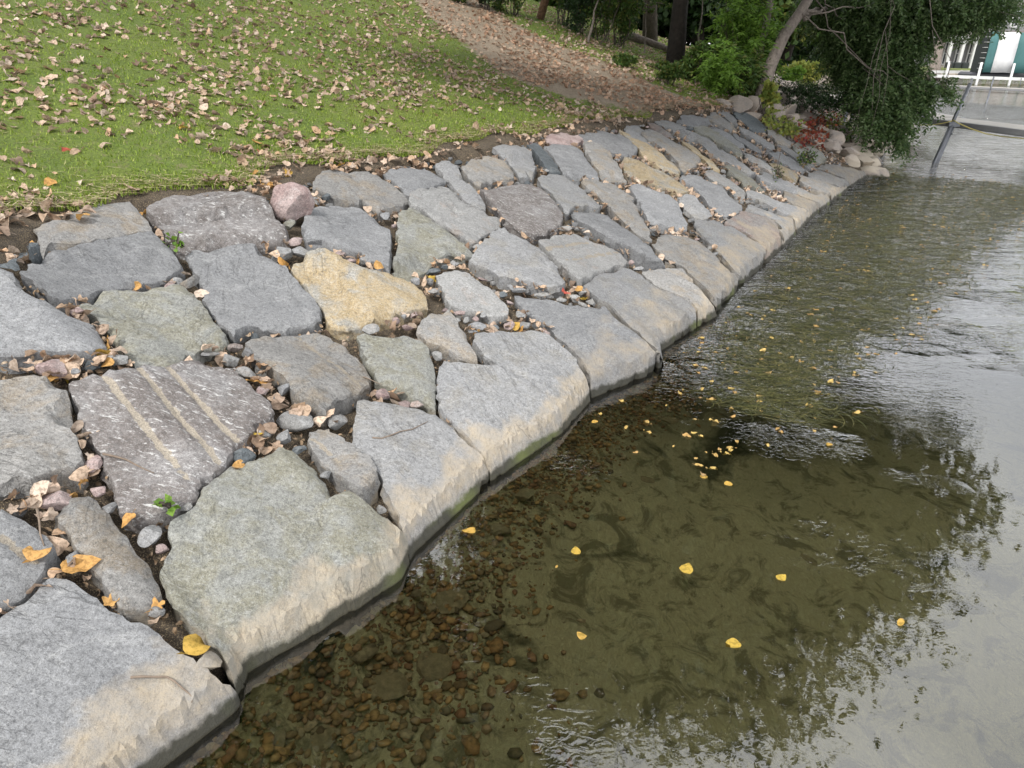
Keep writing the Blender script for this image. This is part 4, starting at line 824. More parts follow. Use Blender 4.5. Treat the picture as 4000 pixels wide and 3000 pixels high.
strips('water_weed', np.stack([x, y, rp_.uniform(.001, .010, len(x))], 1), rp_.uniform(.08, .32, len(x)), rp_.uniform(.5, 1.2, len(x))*(.0012+.00075*np.hypot(x, y)), rp_.normal(size=len(x))*.55-.15, WEED, 'thin green and brown weed strands floating on the water', 'water weed', 1.0)
n = 420; s = 3+rp_.random(n)*15; e = .1+np.interp(s, [3, 17], [1.2, 3.4])*rp_.random(n); x, y = xy_of(s, np.interp(s, WS, WD)-e)
scatter_leaves('floating_litter', np.stack([x, y, x*0+.004], 1), rp_.uniform(.02, .055, n), np.stack([rp_.normal(size=n)*.05, rp_.normal(size=n)*.05, rp_.uniform(0, 6, n)], 1), ['oval', 'poplar', 'oval']*140, leaf_mat('floating_leaf', [(.45, .28, .10), (.35, .22, .08), (.55, .40, .12), (.3, .2, .1)], .1), 'small orange and brown leaves floating along the shore', 'floating litter')

# ------------------------------------------------------------------ grass, straw
n = 230000; dist = None
s = rl.uniform(-4, 26, n); rel = rl.random(n)**1.6*13; d = lawn_edge(s)+rel-.08
x, y = xy_of(s, d); z = hill(s, d); u, v = proj(np.stack([x, y, z], 1)); st = straw_f(s, d)
dd = np.sqrt(x*x+y*y); m = (u > -80) & (u < 4080) & (v > -60) & (st+rl.normal(size=n)*.12 < .45) & (rl.random(n) < np.clip(9/dd, .2, 1))
x, y, z, dd = x[m], y[m], z[m], dd[m]; n = len(x)
GRASS = leaf_mat('grass_blades', [(.20, .31, .03), (.28, .38, .045), (.14, .24, .02), (.36, .42, .07), (.24, .34, .035), (.46, .42, .2)], .35)
L_ = rl.uniform(.025, .055, n)
strips('grass', np.stack([x, y, z], 1), L_*.55, .0035+.0006*dd, rl.uniform(0, 6.28, n), GRASS, 'short green lawn grass on the bank above the slabs', 'grass', .8, L_*.8, segs=2)
n = 48000; s = rl.uniform(-3, 24, n); pick = rl.random(n) < .16
d = np.where(pick, lawn_edge(s)-.05+np.abs(rl.normal(size=n))*.12, lawn_edge(s)+rl.random(n)**1.2*13); st = straw_f(s, d); m = pick | (st+rl.normal(size=n)*.12 > .42) | (rl.random(n) < .16); s, d = s[m], d[m]
x, y = xy_of(s, d); z = hill(s, d); n = len(x)
STR = leaf_mat('straw', [(.52, .41, .24), (.60, .50, .34), (.40, .30, .18), (.56, .45, .3)], .1)
strips('straw', np.stack([x, y, z+.015+rl.random(n)*.025], 1), rl.uniform(.06, .20, n), .003+.0004*np.sqrt(x*x+y*y), np.where(rl.random(n) < .6, 2.4, 0)+rl.normal(size=n)*.7, STR, 'pale straw strewn over the seeded path and lawn edge', 'straw', .3)
# ------------------------------------------------------------------ vegetation
BARK = simple('bark', (.10, .08, .065), .95, nscale=9, c2=(.045, .036, .03), bmp=.05)
BARKL = simple('bark_pale', (.26, .22, .19), .95, nscale=12, c2=(.12, .10, .085), bmp=.05)
BARKD = simple('bark_dark', (.045, .036, .03), .95, nscale=9, c2=(.02, .017, .014), bmp=.05)
LG = {
 'elm': leaf_mat('foliage_elm', [(.07, .125, .04), (.10, .17, .05), (.045, .085, .03), (.13, .19, .07), (.17, .23, .10)], .35, .45),
 'deep': leaf_mat('foliage_deep', [(.022, .050, .016), (.035, .072, .02), (.018, .040, .016), (.05, .085, .028)], .25, .5),
 'mid': leaf_mat('foliage_mid', [(.06, .115, .022), (.08, .15, .03), (.045, .09, .02), (.12, .17, .04), (.20, .20, .05)], .35, .5),
 'bright': leaf_mat('foliage_bright', [(.14, .27, .035), (.20, .33, .05), (.10, .20, .03)], .4, .5),
 'lime': leaf_mat('foliage_lime', [(.24, .30, .06), (.32, .34, .08), (.16, .24, .05), (.40, .36, .08)], .4, .5),
 'yellow': leaf_mat('foliage_yellow', [(.38, .32, .04), (.26, .27, .04), (.45, .34, .05)], .4, .5),
 'red': leaf_mat('foliage_red', [(.30, .035, .03), (.22, .05, .03), (.36, .12, .05), (.14, .05, .03)], .3, .5),
 'spruce': leaf_mat('foliage_blue', [(.07, .11, .10), (.10, .14, .13), (.05, .08, .07)], .1, .6),
}
def tube(path, radii, sides=7):
    path = np.asarray(path, float); n = len(path); V = []; F = []
    for i in range(n):
        d = path[min(i+1, n-1)]-path[max(i-1, 0)]; d /= np.linalg.norm(d)+1e-9
        a = np.cross(d, [0.3, .95, 0.1]); a /= np.linalg.norm(a)+1e-9; b = np.cross(d, a)
        for k in range(sides): t = 2*pi*k/sides; V.append(path[i]+radii[i]*(cos(t)*a+sin(t)*b))
    for i in range(n-1):
        for k in range(sides): k2 = (k+1) % sides; F.append([i*sides+k, i*sides+k2, (i+1)*sides+k2, (i+1)*sides+k])
    F.append(list(range(sides))[::-1]); F.append([(n-1)*sides+k for k in range(sides)])
    return V, F
def tubes(name, lst, mat, parent=None, sides=7):
    V, F = [], []
    for path, radii in lst:
        v, f = tube(path, radii, sides); b = len(V); V += v; F += [[i+b for i in q] for q in f]
    return mesh_obj(name, V, F, mat, parent)
def wiggle(a, b, n, amp, rng):
    a, b = np.array(a, float), np.array(b, float); t = np.linspace(0, 1, n)[:, None]; L = np.linalg.norm(b-a)
    w = np.cumsum(rng.normal(size=(n, 3)), 0); w -= t*w[-1]; return a+(b-a)*t+w*amp*L/n
def leaves(P, rng, L_, Wd, D=None):
    """one folded quad per leaf at points P; D = leaf direction"""
    n = len(P); D = rng.normal(size=(n, 3)) if D is None else D+rng.normal(size=(n, 3))*.25
    D /= np.linalg.norm(D, axis=1)[:, None]+1e-9; U = rng.normal(size=(n, 3))+np.array([0, 0, .8]); S_ = np.cross(D, U); S_ /= np.linalg.norm(S_, axis=1)[:, None]+1e-9
    L_ = (L_*rng.uniform(.7, 1.25, n))[:, None]; Wd = (Wd*rng.uniform(.7, 1.2, n))[:, None]; nn = np.cross(S_, D)
    V = np.stack([P, P+D*L_*.45+S_*Wd*.5+nn*Wd*.15, P+D*L_, P+D*L_*.45-S_*Wd*.5+nn*Wd*.15], 1)
    return V.reshape(-1, 3), np.arange(4*n).reshape(n, 4)
def crown_pts(blobs, n, rng, clump=.16):
    """clumped points in a union of ellipsoids, thinned so that sky shows through"""
    w = np.array([b[3]*b[4]*b[5] for b in blobs])**.8; w /= w.sum(); out_ = []
    for b, k in zip(blobs, rng.multinomial(max(8, n//22), w)):
        k = max(k, 1); d = rng.normal(size=(k, 3)); d /= np.linalg.norm(d, axis=1)[:, None]; r = rng.random(k)**.38
        c = np.array(b[:3])+d*r[:, None]*np.array(b[3:6]); rad = clump*min(b[3:6])*rng.uniform(.6, 1.5, k)
        q = c[:, None]+rng.normal(size=(k, 22, 3))*rad[:, None, None]*np.array([1, 1, .6]); out_.append(q.reshape(-1, 3))
    return np.concatenate(out_)
def fronds(starts, dirs, rng, length, nl, ll, lw, droop=.8, sway=.3):
    """leafy twigs: two rows of leaflets along a drooping stalk"""
    n = len(starts); P = starts.copy(); D = dirs/np.linalg.norm(dirs, axis=1)[:, None]; Ls = length*rng.uniform(.6, 1.3, n); Vs, Ds = [], []
    for i in range(nl):
        P = P+D*(Ls/nl)[:, None]; D = D+np.array([0, 0, -droop/nl])+rng.normal(size=(n, 3))*sway/nl; D /= np.linalg.norm(D, axis=1)[:, None]
        S_ = np.cross(D, np.array([0, 0, 1.])+rng.normal(size=(n, 3))*.3); S_ /= np.linalg.norm(S_, axis=1)[:, None]+1e-9
        for sg in (-1, 1): Vs.append(P.copy()); Ds.append(S_*sg+D*.55+np.array([0, 0, -.25]))
    return leaves(np.concatenate(Vs), rng, ll, lw, np.concatenate(Ds))
def tree(base, top, r0, blobs, n, ls, lw_, mk, label, rng, bark=BARK, name='tree', group=None, cat='tree', trunkpath=None, rtop=.35, droopy=0, limbs=True, clump=.16):
    base = np.array(base, float); e = empty(name, base); tag(e, label, cat, group)
    pth = wiggle(base-[0, 0, .3], top, 9, .12, rng) if trunkpath is None else np.array(trunkpath)
    rad = np.linspace(r0, r0*rtop, len(pth)); rad[0] *= 1.25
    lst = [(pth-base, rad)]; tubes('trunk', lst, bark, e, 10)
    br = []
    if limbs:
        for b in blobs:
            c = np.array(b[:3]); k = int(np.argmin(np.linalg.norm(pth-(c-[0, 0, b[5]*.8]), axis=1))); k = max(2, k) if len(pth) > 3 else k
            p = wiggle(pth[k], c, 7, .35, rng); br.append((p-base, np.linspace(rad[k]*.5, .012, 7)))
            for _ in range(3):
                q = c+rng.normal(size=3)*np.array(b[3:6])*.55; j = rng.integers(3, 6); br.append((wiggle(p[j], q, 5, .3, rng)-base, np.linspace(rad[k]*.2, .006, 5)))
        tubes('branch', br, bark, e, 5)
    P = crown_pts(blobs, n, rng, clump)
    V, F = leaves(P, rng, ls, lw_) if not droopy else fronds(P[::14], rng.normal(size=(len(P[::14]), 3))*[1, 1, .3], rng, droopy, 7, ls, lw_, 1.6, .5)
    mesh_obj('crown', V-base, F, LG[mk], e); return e
def hh(u, v, off=0): return hit(u, v, off, hill)
def blob_px(u, v, t, ru, rv, depth=None):
    p = atd(u, v, t); a, b = ru*t/FPX, rv*t/FPX; return (*p, a, depth or (a+b)/2, b)
rv = np.random.default_rng(91)
# leaning elm at the shore whose boughs hang over the lake; crown rises far above the frame
bE = hit(2970, 405, 0, hill); tE = (bE-CC)@CF
pathE = [bE-[0, 0, .3], bE]+[atd(u, v, tE+k*.12) for k, (u, v) in enumerate([(2990, 320), (3011, 253), (3062, 139), (3125, 50), (3190, -60), (3260, -190)])]
pathE += [pathE[-1]+np.array([.5, -.8, 2.]), pathE[-1]+np.array([.6, -1.8, 4.6]), pathE[-1]+np.array([.3, -2.4, 8.])]
vis = [blob_px(*a) for a in [(3300, 20, 17.5, 150, 100), (3450, 40, 17, 150, 110), (3610, 30, 16.6, 130, 80), (3780, 20, 16.2, 120, 80), (3900, 10, 16., 70, 60), (3300, 150, 18, 45, 80), (3340, 200, 17.5, 90, 100),
       (3460, 230, 17, 95, 110), (3560, 150, 16.8, 70, 60), (3440, 380, 16.6, 90, 80), (3390, 300, 17, 80, 70), (3540, 350, 16.4, 60, 60), (3400, 470, 16.2, 45, 50), (3500, 470, 16.2, 55, 70), (3520, 540, 16, 35, 40), (3600, 400, 16.2, 50, 26),
       (3640, 330, 16.2, 50, 22), (3710, 300, 16.2, 45, 20), (3210, 10, 18.5, 70, 45), (3720, 90, 16.4, 45, 18), (3545, 290, 16.6, 40, 36), (3690, 360, 16., 30, 16)]]
eE = empty('elm_tree', bE); tag(eE, 'leaning tree at the shore with dark boughs drooping far over the lake', 'tree')
rE = np.linspace(.17, .06, len(pathE)); tubes('trunk', [(np.array(pathE)-bE, rE)], BARKL, eE, 10)
p2 = [atd(u, v, tE+.5) for u, v in [(2955, 330), (2962, 221), (2986, 126), (3011, 0), (3040, -150), (3090, -400)]]; tubes('trunk', [(np.array(p2)-bE, np.linspace(.11, .05, 6))], BARKL, eE, 8)
br = []
for b in vis[::3]:
    k = rv.integers(5, 9); c = np.array(b[:3]); p = wiggle(pathE[k], c+[0, 0, b[5]*.5], 9, .35, rv); br.append((p-bE, np.linspace(.018, .005, 9)))
    for _ in range(3): q = c+rv.normal(size=3)*np.array(b[3:6])*.7; br.append((wiggle(p[rv.integers(5, 8)], q, 5, .3, rv)-bE, np.linspace(.007, .003, 5)))
for u, v in [(3300, 40), (3340, 90), (3260, 60)]: br.append((wiggle(pathE[5], atd(u, v, 18), 8, .3, rv)-bE, np.linspace(.05, .008, 8)))
tubes('branch', br, BARKL, eE, 5)
P = crown_pts(vis, 30000, rv, .26)[::5]; V, F = fronds(P, rv.normal(size=(len(P), 3))*[1, 1, .25]+[.2, 0, -.1], rv, .50, 8, .105, .045, 1.8, .5)
mesh_obj('foliage', V-bE, F, LG['elm'], eE)
hi = [(7.5, 15.5, 8.5, 3.2, 3, 2.2), (5.0, 14.5, 11, 3.8, 3.6, 2.6), (2.2, 15.5, 12.5, 3.6, 3.4, 2.6), (-.6, 14.2, 14.2, 3., 3., 2.1), (8.6, 15.2, 10.2, 2.4, 2.4, 1.8), (9.2, 14.5, 6.8, 2.2, 2.2, 1.5), (1.5, 17.5, 8.5, 3.0, 3, 2), (4.5, 17.5, 7.5, 2.6, 2.6, 1.8)]
def mir(u, v, t, r):
    d = ray(u, v); p = np.array([0, 0, -CH])+np.array([d[0], d[1], -d[2]])*t; r = r*t/FPX; return (*p, r, r, r*.85)
hi += [mir(*a) for a in [(3330, 1960, 14.5, 210), (3480, 2060, 14.5, 90), (3120, 2200, 14, 200), (2760, 2330, 13.5, 290), (2950, 2430, 13.5, 120), (2400, 2350, 13, 290), (2720, 1900, 14, 380), (3120, 1650, 15, 270), (3320, 1700, 15, 160), (2300, 2000, 13, 380), (2600, 1500, 15, 330), (1950, 2500, 12.5, 330),
     (1500, 2550, 12.5, 330), (1650, 2750, 12, 200), (1250, 2800, 12, 200), (3330, 1480, 15.5, 130), (2950, 1330, 16, 200), (3600, 1900, 14.5, 45), (2200, 2640, 12.5, 120), (2000, 2850, 12, 90)]]
for b in hi[7:][::2]: br2 = wiggle(pathE[-2], np.array(b[:3]), 9, .3, rv); tubes('limb', [(br2-bE, np.linspace(.08, .02, 9))], BARK, eE, 6)
hp = crown_pts(hi, 90000, rv, .24); hp = hp[hp[:, 2] > CH+.35+.09*np.hypot(hp[:, 0], hp[:, 1])]; V, F = leaves(hp, rv, .24, .17); mesh_obj('crown', V-bE, F, LG['deep'], eE)
# tall trees further up the bank, only their reflections and shade reach the picture
tree((-8.5, 24, 5.5), (-7.5, 21, 19), .38, [(-7, 19, 17, 4.6, 4.6, 3.2), (-3.6, 18, 19.5, 4, 4, 3), (-10, 17, 19, 4.2, 4, 3), (-5, 14.5, 21, 3.8, 3.6, 2.6), (-1.2, 16, 16, 3, 3, 2.2), (-9, 21, 12, 3.6, 3.6, 2.4)], 36000, .30, .2, 'mid', 'tall broad tree high on the lawn, mirrored dark in the lake', rv, limbs=True)
# dark trunks beyond the straw path
def trunk_tree(u, v, wpx, top, label, bark, mk='deep', lean=(0, 0), crown=None, n=9000, name='tree'):
    b = hh(u, v); t = (b-CC)@CF; r = wpx*t/FPX/2; tp = b+np.array([lean[0], lean[1], top]); cr = crown or [(tp[0], tp[1], tp[2]-.5, 2.6, 2.6, 1.8), (tp[0]+1.5, tp[1]-1, tp[2]-2, 2, 2, 1.3), (tp[0]-1.7, tp[1], tp[2]-1.5, 2, 2, 1.4)]
    return tree(b, tp, r, cr, n, .16, .10, mk, label, rv, bark, name, group='trees along the property line')
trunk_tree(2668, 262, 64, 13, 'thick dark trunk standing nearest beyond the straw path', BARKD)
trunk_tree(2520, 160, 50, 13, 'trunk with a pale bark edge, left of the darkest trunk', BARK)
trunk_tree(2126, 82, 27, 11, 'reddish-brown split trunk at the top of the straw path', simple('bark_red', (.20, .11, .06), .9, nscale=14, c2=(.08, .05, .03), bmp=.04), 'mid')
trunk_tree(2385, 100, 26, 12, 'slim grey trunk behind the bushes left of the thick trunks', BARKL, 'mid')
trunk_tree(2440, 60, 30, 12, 'dark trunk far behind near the hedge', BARKD, 'deep')
# saplings
for u, v, u2, v2, w, lab, bk in [(2289, 170, 2350, -60, 12, 'bare leaning sapling beside the straw path', BARKL), (2774, 320, 2840, -30, 14, 'thin crooked stem wound with yellow vine leaves', BARK), (2720, 260, 2745, -60, 9, 'thin pale sapling right of the darkest trunk', BARKL),
                              (2330, 175, 2440, -40, 6, 'slender whip-like sapling leaning right, at the straw edge', BARK), (2515, 215, 2530, -20, 6, 'thin grey stake-like stem before the pale-edged trunk', BARKL)]:
    b = hh(u, v); t = (b-CC)@CF; tp = atd(u2, v2, t); r = w*t/FPX/2
    tree(b, tp, r, [(*(tp+[0, 0, .3]), .7, .7, .5), (*(tp+[.4, 0, -.2]), .5, .5, .3)], 500, .10, .06, 'mid', lab, rv, bk, 'sapling', 'saplings along the property line')
# shrubs: name, px of foot, px radius, height m, material
def shrub(u, v, rpx, h, mk, lab, n=2600, ls=.09, lw_=.05, name='shrub', fr=0, group='shrubs along the property line', fn=hh, base=None, seed=None):
    b = fn(u, v) if base is None else np.array(base); t = (b-CC)@CF; R = rpx*t/FPX; e = empty(name, b); tag(e, lab, 'shrub', group)
    st = [(wiggle([0, 0, -.1], rv.normal(size=3)*[R*.5, R*.4, 0]+[0, 0, h*.75], 6, .3, rv), np.linspace(.014, .004, 6)) for _ in range(9)]; tubes('stem', st, BARK, e, 5)
    bl = [(rv.normal()*R*.4, rv.normal()*R*.35, h*rv.uniform(.25, .85), R*.55, R*.45, h*.3) for _ in range(6)]
    if fr:
        P = crown_pts(bl, n, rv, .3); P = P[P[:, 2] > .02]; V, F = fronds(P[::9], rv.normal(size=(len(P[::9]), 3))+[0, 0, .5], rv, fr, 9, ls, lw_, 1.3, .25)
    else:
        P = crown_pts(bl, n, rv, .26); P = P[P[:, 2] > .02]; V, F = leaves(P, rv, ls, lw_)
    mesh_obj('foliage', V, F, LG[mk], e); return e
for a in [(1790, 12, 60, 1.0, 'mid', 'low green bush at the upper left end of the property line'), (1900, 40, 70, 1.1, 'deep', 'dark bush left of the reddish split trunk'), (2010, 62, 60, .9, 'mid', 'leafy low bush touching the straw path top'),
          (2190, 100, 70, 1.8, 'mid', 'yellow-green bush right of the reddish split trunk', 3400), (2260, 130, 80, 2.1, 'deep', 'tall dark bush behind the bare sapling', 3400), (2340, 160, 90, 2.4, 'mid', 'bush with fine yellowish leaves behind the whip sapling', 4200),
          (2420, 185, 70, 1.9, 'mid', 'rounded green bush left of the pale-edged trunk', 3600), (2440, 262, 70, .22, 'mid', 'low leafy growth at the end of the fallen log', 1200), (2600, 285, 60, .22, 'mid', 'low growth at the foot of the darkest trunk', 1200),
          (2720, 330, 60, .8, 'mid', 'low tangled growth right of the darkest trunk', 3000), (2610, 330, 50, .35, 'mid', 'sparse low weeds at the straw path edge below the trunks', 1200), (2790, 345, 50, 1.0, 'mid', 'dark green weeds before the crooked stem', 3000)]:
    shrub(*a[:6], n=a[6] if len(a) > 6 else 2600)
for a in [(2850, 345, 70, 2.2, 'bright', 'tall sumac with long bright compound leaves', 1500), (2925, 375, 60, 1.7, 'bright', 'bright fern-leaved sumac left of the leaning trunk', 1400), (2890, 390, 60, .9, 'mid', 'low sumac fronds at the foot of the leaning trunk', 1500), (2800, 370, 50, .9, 'bright', 'small bright sumac sprout beside the straw edge', 1000), (2870, 330, 60, 3.0, 'mid', 'tallest sumac reaching above the frame', 2400)]:
    shrub(*a[:6], n=a[6], fr=.5, ls=.14, lw_=.04, name='sumac', group='sumacs beside the leaning tree')
for a in [(2840, 300, 40, 1.9, 'lime', 'yellow-green vine climbing the sumac stems', 420), (2985, 420, 30, .45, 'lime', 'big-leaved yellow-green vine at the leaning trunk foot', 240), (2935, 300, 28, 2.2, 'lime', 'yellowing vine on the second leaning stem', 300)]:
    shrub(*a[:6], n=a[6], ls=.13, lw_=.12, name='vine', group='vines around the leaning tree')
# dark pinnate bough hanging low left of the big boughs
e = empty('ash_bough', atd(3200, 395, 17)); tag(e, 'dark low bough of feathery leaves over the old boulders', 'bough')
org = np.array(e.location); bp = np.array([atd(u, v, 17.2) for u, v in [(3010, 330), (3080, 350), (3160, 372), (3240, 392), (3310, 405)]]); tubes('branch', [(bp-org, np.linspace(.03, .008, 5))], BARKD, e, 5)
P = np.concatenate([bp[rv.integers(0, 5, 300)]*.5+bp[rv.integers(1, 5, 300)]*.5+rv.normal(size=(300, 3))*[.22, .3, .12]])
V, F = fronds(P, rv.normal(size=(300, 3))*[1, .6, .3]+[.5, 0, .1], rv, .36, 9, .075, .026, .9, .2); mesh_obj('foliage', V-org, F, LG['deep'], e)
# creepers lying on the old bank
def creeper(u, v, ru, rvv, mk, lab, n, ls, hgt=.07, group=None):
    b = hit(u, v); t = (b-CC)@CF; e = empty('creeper', b); tag(e, lab, 'creeper', group)
    P = []
    for _ in range(n):
        q = hit(u+np.clip(rv.normal(), -1.7, 1.7)*ru, v+np.clip(rv.normal(), -1.6, 1.6)*rvv); P.append(q+[0, 0, abs(rv.normal())*hgt+.03])
    P = np.array(P)-b; V, F = leaves(P, rv, ls, ls*.8); mesh_obj('foliage', V, F, LG[mk], e)
    st = [(np.array([P[i], P[j], P[k]]), [.005]*3) for i, j, k in rv.integers(0, n, (10, 3))]; tubes('stem', st, BARK, e, 4)
creeper(3020, 470, 22, 26, 'lime', 'yellow-green creeper spilling over the top of the far slabs', 330, .09)
creeper(3085, 515, 26, 14, 'lime', 'lower end of the yellow-green creeper beside the brownish slab', 260, .08)
creeper(3190, 520, 42, 20, 'red', 'dark red creeper over the old boulders', 170, .10)
creeper(3225, 475, 34, 18, 'red', 'bright crimson creeper higher on the boulders', 130, .09)
creeper(3275, 490, 30, 16, 'lime', 'yellowish creeper mixed with the crimson one', 240, .08)
creeper(3160, 570, 34, 12, 'red', 'rust-red creeper just above the smooth green-grey slab', 120, .08, .08)
creeper(3300, 530, 40, 14, 'mid', 'green creeper above the cream boulders', 260, .07)
creeper(3150, 640, 20, 10, 'mid', 'small green weed tuft in a far gap', 120, .06, .1)
creeper(3035, 700, 14, 10, 'mid', 'sparse twiggy weed before the pale blue slab', 60, .03, .12)
e = creeper(690, 972, 20, 12, 'bright', 'small green plant sprouting between the top left slabs', 22, .045, .03)
creeper(652, 2012, 16, 10, 'bright', 'tiny green seedling by the long narrow stone', 9, .05, .02)
# hosta bed, spruce, hedge
shrub(3150, 318, 70, .6, 'lime', 'bright yellow-green leafy bed lit behind the leaning trunk', 5200, .16, .07, 'hosta_bed', group=None)
shrub(3090, 330, 40, .5, 'bright', 'green edge of the leafy bed by the dock end', 1800, .12, .06, 'hosta_bed', group=None)
b = hh(3165, 260); e = empty('spruce', b); tag(e, 'blue-green spruce framed behind the leaning trunk', 'tree'); H_ = 3.4
tubes('trunk', [([(0, 0, 0), (0, 0, H_)], [.08, .02])], BARKD, e, 6)
n = 14000; zz = rv.random(n)**.8*H_; lay = .75+.25*np.sin(zz*9); R = (1-zz/H_)*1.5*lay*np.sqrt(rv.random(n)); a = rv.uniform(0, 6.28, n); P = np.stack([R*np.cos(a), R*np.sin(a), zz-R*.15], 1)
V, F = leaves(P, rv, .11, .03, np.stack([np.cos(a), np.sin(a), 0*a-.1], 1)); mesh_obj('foliage', V, F, LG['spruce'], e)
for u, v, r, h, lab in [(2560, 70, 60, 1.3, 'clipped dark hedge left of the neighbour lawn top'), (2640, 92, 60, 1.3, 'clipped dark hedge at the crest of the neighbour lawn'), (2730, 125, 60, 1.4, 'clipped dark hedge right above the neighbour lawn')]:
    shrub(u, v, r, h, 'deep', lab, 6000, .09, .06, 'hedge', group='hedges beyond the neighbour lawn')
# dense wood behind
for x, y, z, lab in [(4.5, 45, 3.4, 'dense far hedge behind the pale-edged trunk'), (9.5, 45, 3.2, 'dense far hedge behind the darkest trunk'), (14.5, 44, 2.6, 'dense far hedge behind the sumacs')]:
    tree((x, y, z-.6), (x, y, z+1.6), .1, [(x-1.8, y, z+.8, 1.8, 1.2, 1.3), (x, y, z+1, 1.8, 1.2, 1.5), (x+1.8, y, z+.8, 1.8, 1.2, 1.3)], 9000, .3, .24, 'deep', lab, rv, BARKD, 'hedge', 'far hedges', cat='hedge', limbs=False, clump=.4)
BGT = [(8.5, 37, 3.4, 3.4, 'deep'), (4.2, 37.5, 3.6, 3.4, 'deep'), (9.0, 41, 3.4, 8, 'deep'), (2, 46, 3.4, 9, 'deep'), (-6, 33, 5, 5, 'deep'), (-9, 36, 5.0, 6, 'deep'), (-3, 40, 4.2, 7, 'deep'), (1, 37, 4, 6.5, 'mid'), (4.5, 43, 4, 7, 'deep'), (8, 38, 3.6, 6, 'deep'), (10.5, 46, 3, 7.5, 'mid'), (14, 42, 3, 6.5, 'deep'), (15, 52, 2, 8, 'deep'), (19, 58, 1.5, 8.5, 'mid'), (10, 38, 3.2, 5, 'deep'), (-2, 33, 4.2, 5, 'mid'), (12.5, 36.5, 2.8, 5, 'mid'), (5.5, 39, 3.6, 5, 'deep')]
BGL = ['low dark thicket over the right end of the neighbour lawn', 'low dark thicket over the left end of the neighbour lawn', 'deep far tree between sumacs and spruce', 'tallest far tree behind the hedge', 'far tree at the straw path top', 'far dark tree over the upper left bushes', 'far dark tree behind the reddish split trunk', 'far green tree behind the bare sapling', 'far dark tree left of the pale-edged trunk', 'far dark tree between the two thick trunks', 'far green tree over the neighbour lawn', 'far dark tree behind the sumacs', 'far dark tree behind the leaning trunk', 'far green tree behind the blue-green spruce', 'tree with low boughs over the hedge', 'bushy tree behind the top of the straw path', 'bushy tree left of the spruce', 'low dark tree behind the thick trunks']
for (x, y, z, h, mk), lab in zip(BGT, BGL):
    tree((x, y, z-.5), (x, y, z+h*1.2), .18, [(x, y, z+h*.45, h*.42, h*.4, h*.42), (x+h*.2, y-.5, z+h*.9, h*.36, h*.36, h*.35), (x-h*.22, y, z+h*.8, h*.34, h*.34, h*.34), (x, y-1, z+h*.2, h*.42, h*.35, h*.2), (x+h*.3, y, z+h*.3, h*.35, h*.3, h*.3), (x-h*.3, y, z+h*.3, h*.35, h*.3, h*.3)], 9000, .34, .26, mk, lab, rv, BARKD, 'tree', 'trees behind the property line', limbs=False, clump=.33)
# ------------------------------------------------------------------ old boulders beyond the new revetment
rb = np.random.default_rng(12); taken = []; cnt = 0; BT = 0
# foot row first, then up the bank
for att in range(5200):
    s = 14.4+rb.random()**1.4*27; w = float(np.interp(s, WS, WD)); tt = float(np.interp(s, TS, TD))
    e = rb.uniform(-.15, tt+.3) if att > 500 else rb.uniform(-.2, .25); r = rb.uniform(.20, .42) if att > 500 else rb.uniform(.28, .48)
    if s < 17.5 and e > -.5 and (s-15.2) < (e/3.0)*.2: pass
    d = w+e
    if s < 16.4-.6*e: continue
    if any((a-s)**2+(b-d)**2 < ((c+r)*.64)**2 for a, b, c in taken): continue
    if in_slab(s, d, .1): continue
    p = on_face(s, d, -.05)
    if e < .1: p[2] = max(p[2], -.02)
    if not seen(p): continue
    taken.append((s, d, r)); row = 'at the water' if e < .35 else 'low on the bank' if e < 1.2 else 'high on the bank'
    dk = np.linalg.norm(p-CC)
    o = rock_obj(None, p+[0, 0, .02], (r, r*.85, r*.55), rb.uniform(0, 6.28), rb, name='boulder', mat=FM, sub=3 if dk < 30 else 2, tilt=.15)
    for pl in o.data.polygons: pl.use_smooth = True
    where = 'just past the last flat slab' if s < 18.2 else 'under the hanging boughs' if s < 22 else 'near the foot of the dock' if s < 30 else 'on the far curve of the shore'
    sz = 'large' if r > .36 else 'mid-sized' if r > .28 else 'small'
    tag(o, '%s rounded boulder %s, %s' % (sz, row, where), 'boulder', 'old rounded boulders of the bank beyond'); cnt += 1
    if cnt > 280: break

# ------------------------------------------------------------------ docks and poles
ALU = simple('dock_aluminium', (.34, .34, .35), .45, .3, nscale=3, c2=(.27, .27, .28)); DECK = simple('dock_decking', (.42, .39, .35), .7, nscale=5, c2=(.33, .31, .28))
STEEL = simple('galvanised_steel', (.20, .21, .23), .45, .6, nscale=20, c2=(.11, .115, .125)); WHITE = simple('white_paint', (.62, .62, .61), .5, nscale=4, c2=(.52, .52, .51)); DARK = simple('dark_netting', (.025, .03, .03), .8)
def box(bm, c, sx, sy, sz, ax=(1, 0, 0)):
    ax = Vector(ax).normalized(); ay = Vector((0, 0, 1)).cross(ax).normalized(); az = ax.cross(ay); c = Vector(c); vs = []
    for i in (-1, 1):
        for j in (-1, 1):
            for k in (-1, 1): vs.append(bm.verts.new(c+ax*i*sx/2+ay*j*sy/2+az*k*sz/2))
    for f in ((0, 1, 3, 2), (4, 6, 7, 5), (0, 4, 5, 1), (2, 3, 7, 6), (0, 2, 6, 4), (1, 5, 7, 3)): bm.faces.new([vs[i] for i in f])
def bmo(name, bm, mat, parent=None, bev=0, loc=None):
    if bev: bmesh.ops.bevel(bm, geom=bm.edges[:]+bm.verts[:], offset=bev, segments=1, affect='EDGES')
    bmesh.ops.recalc_face_normals(bm, faces=bm.faces[:])
    me = bpy.data.meshes.new(name); bm.to_mesh(me); bm.free(); me.materials.append(mat); o = bpy.data.objects.new(name, me); COL.objects.link(o)
    if parent: o.parent = parent
    if loc is not None: o.location = loc
    return o
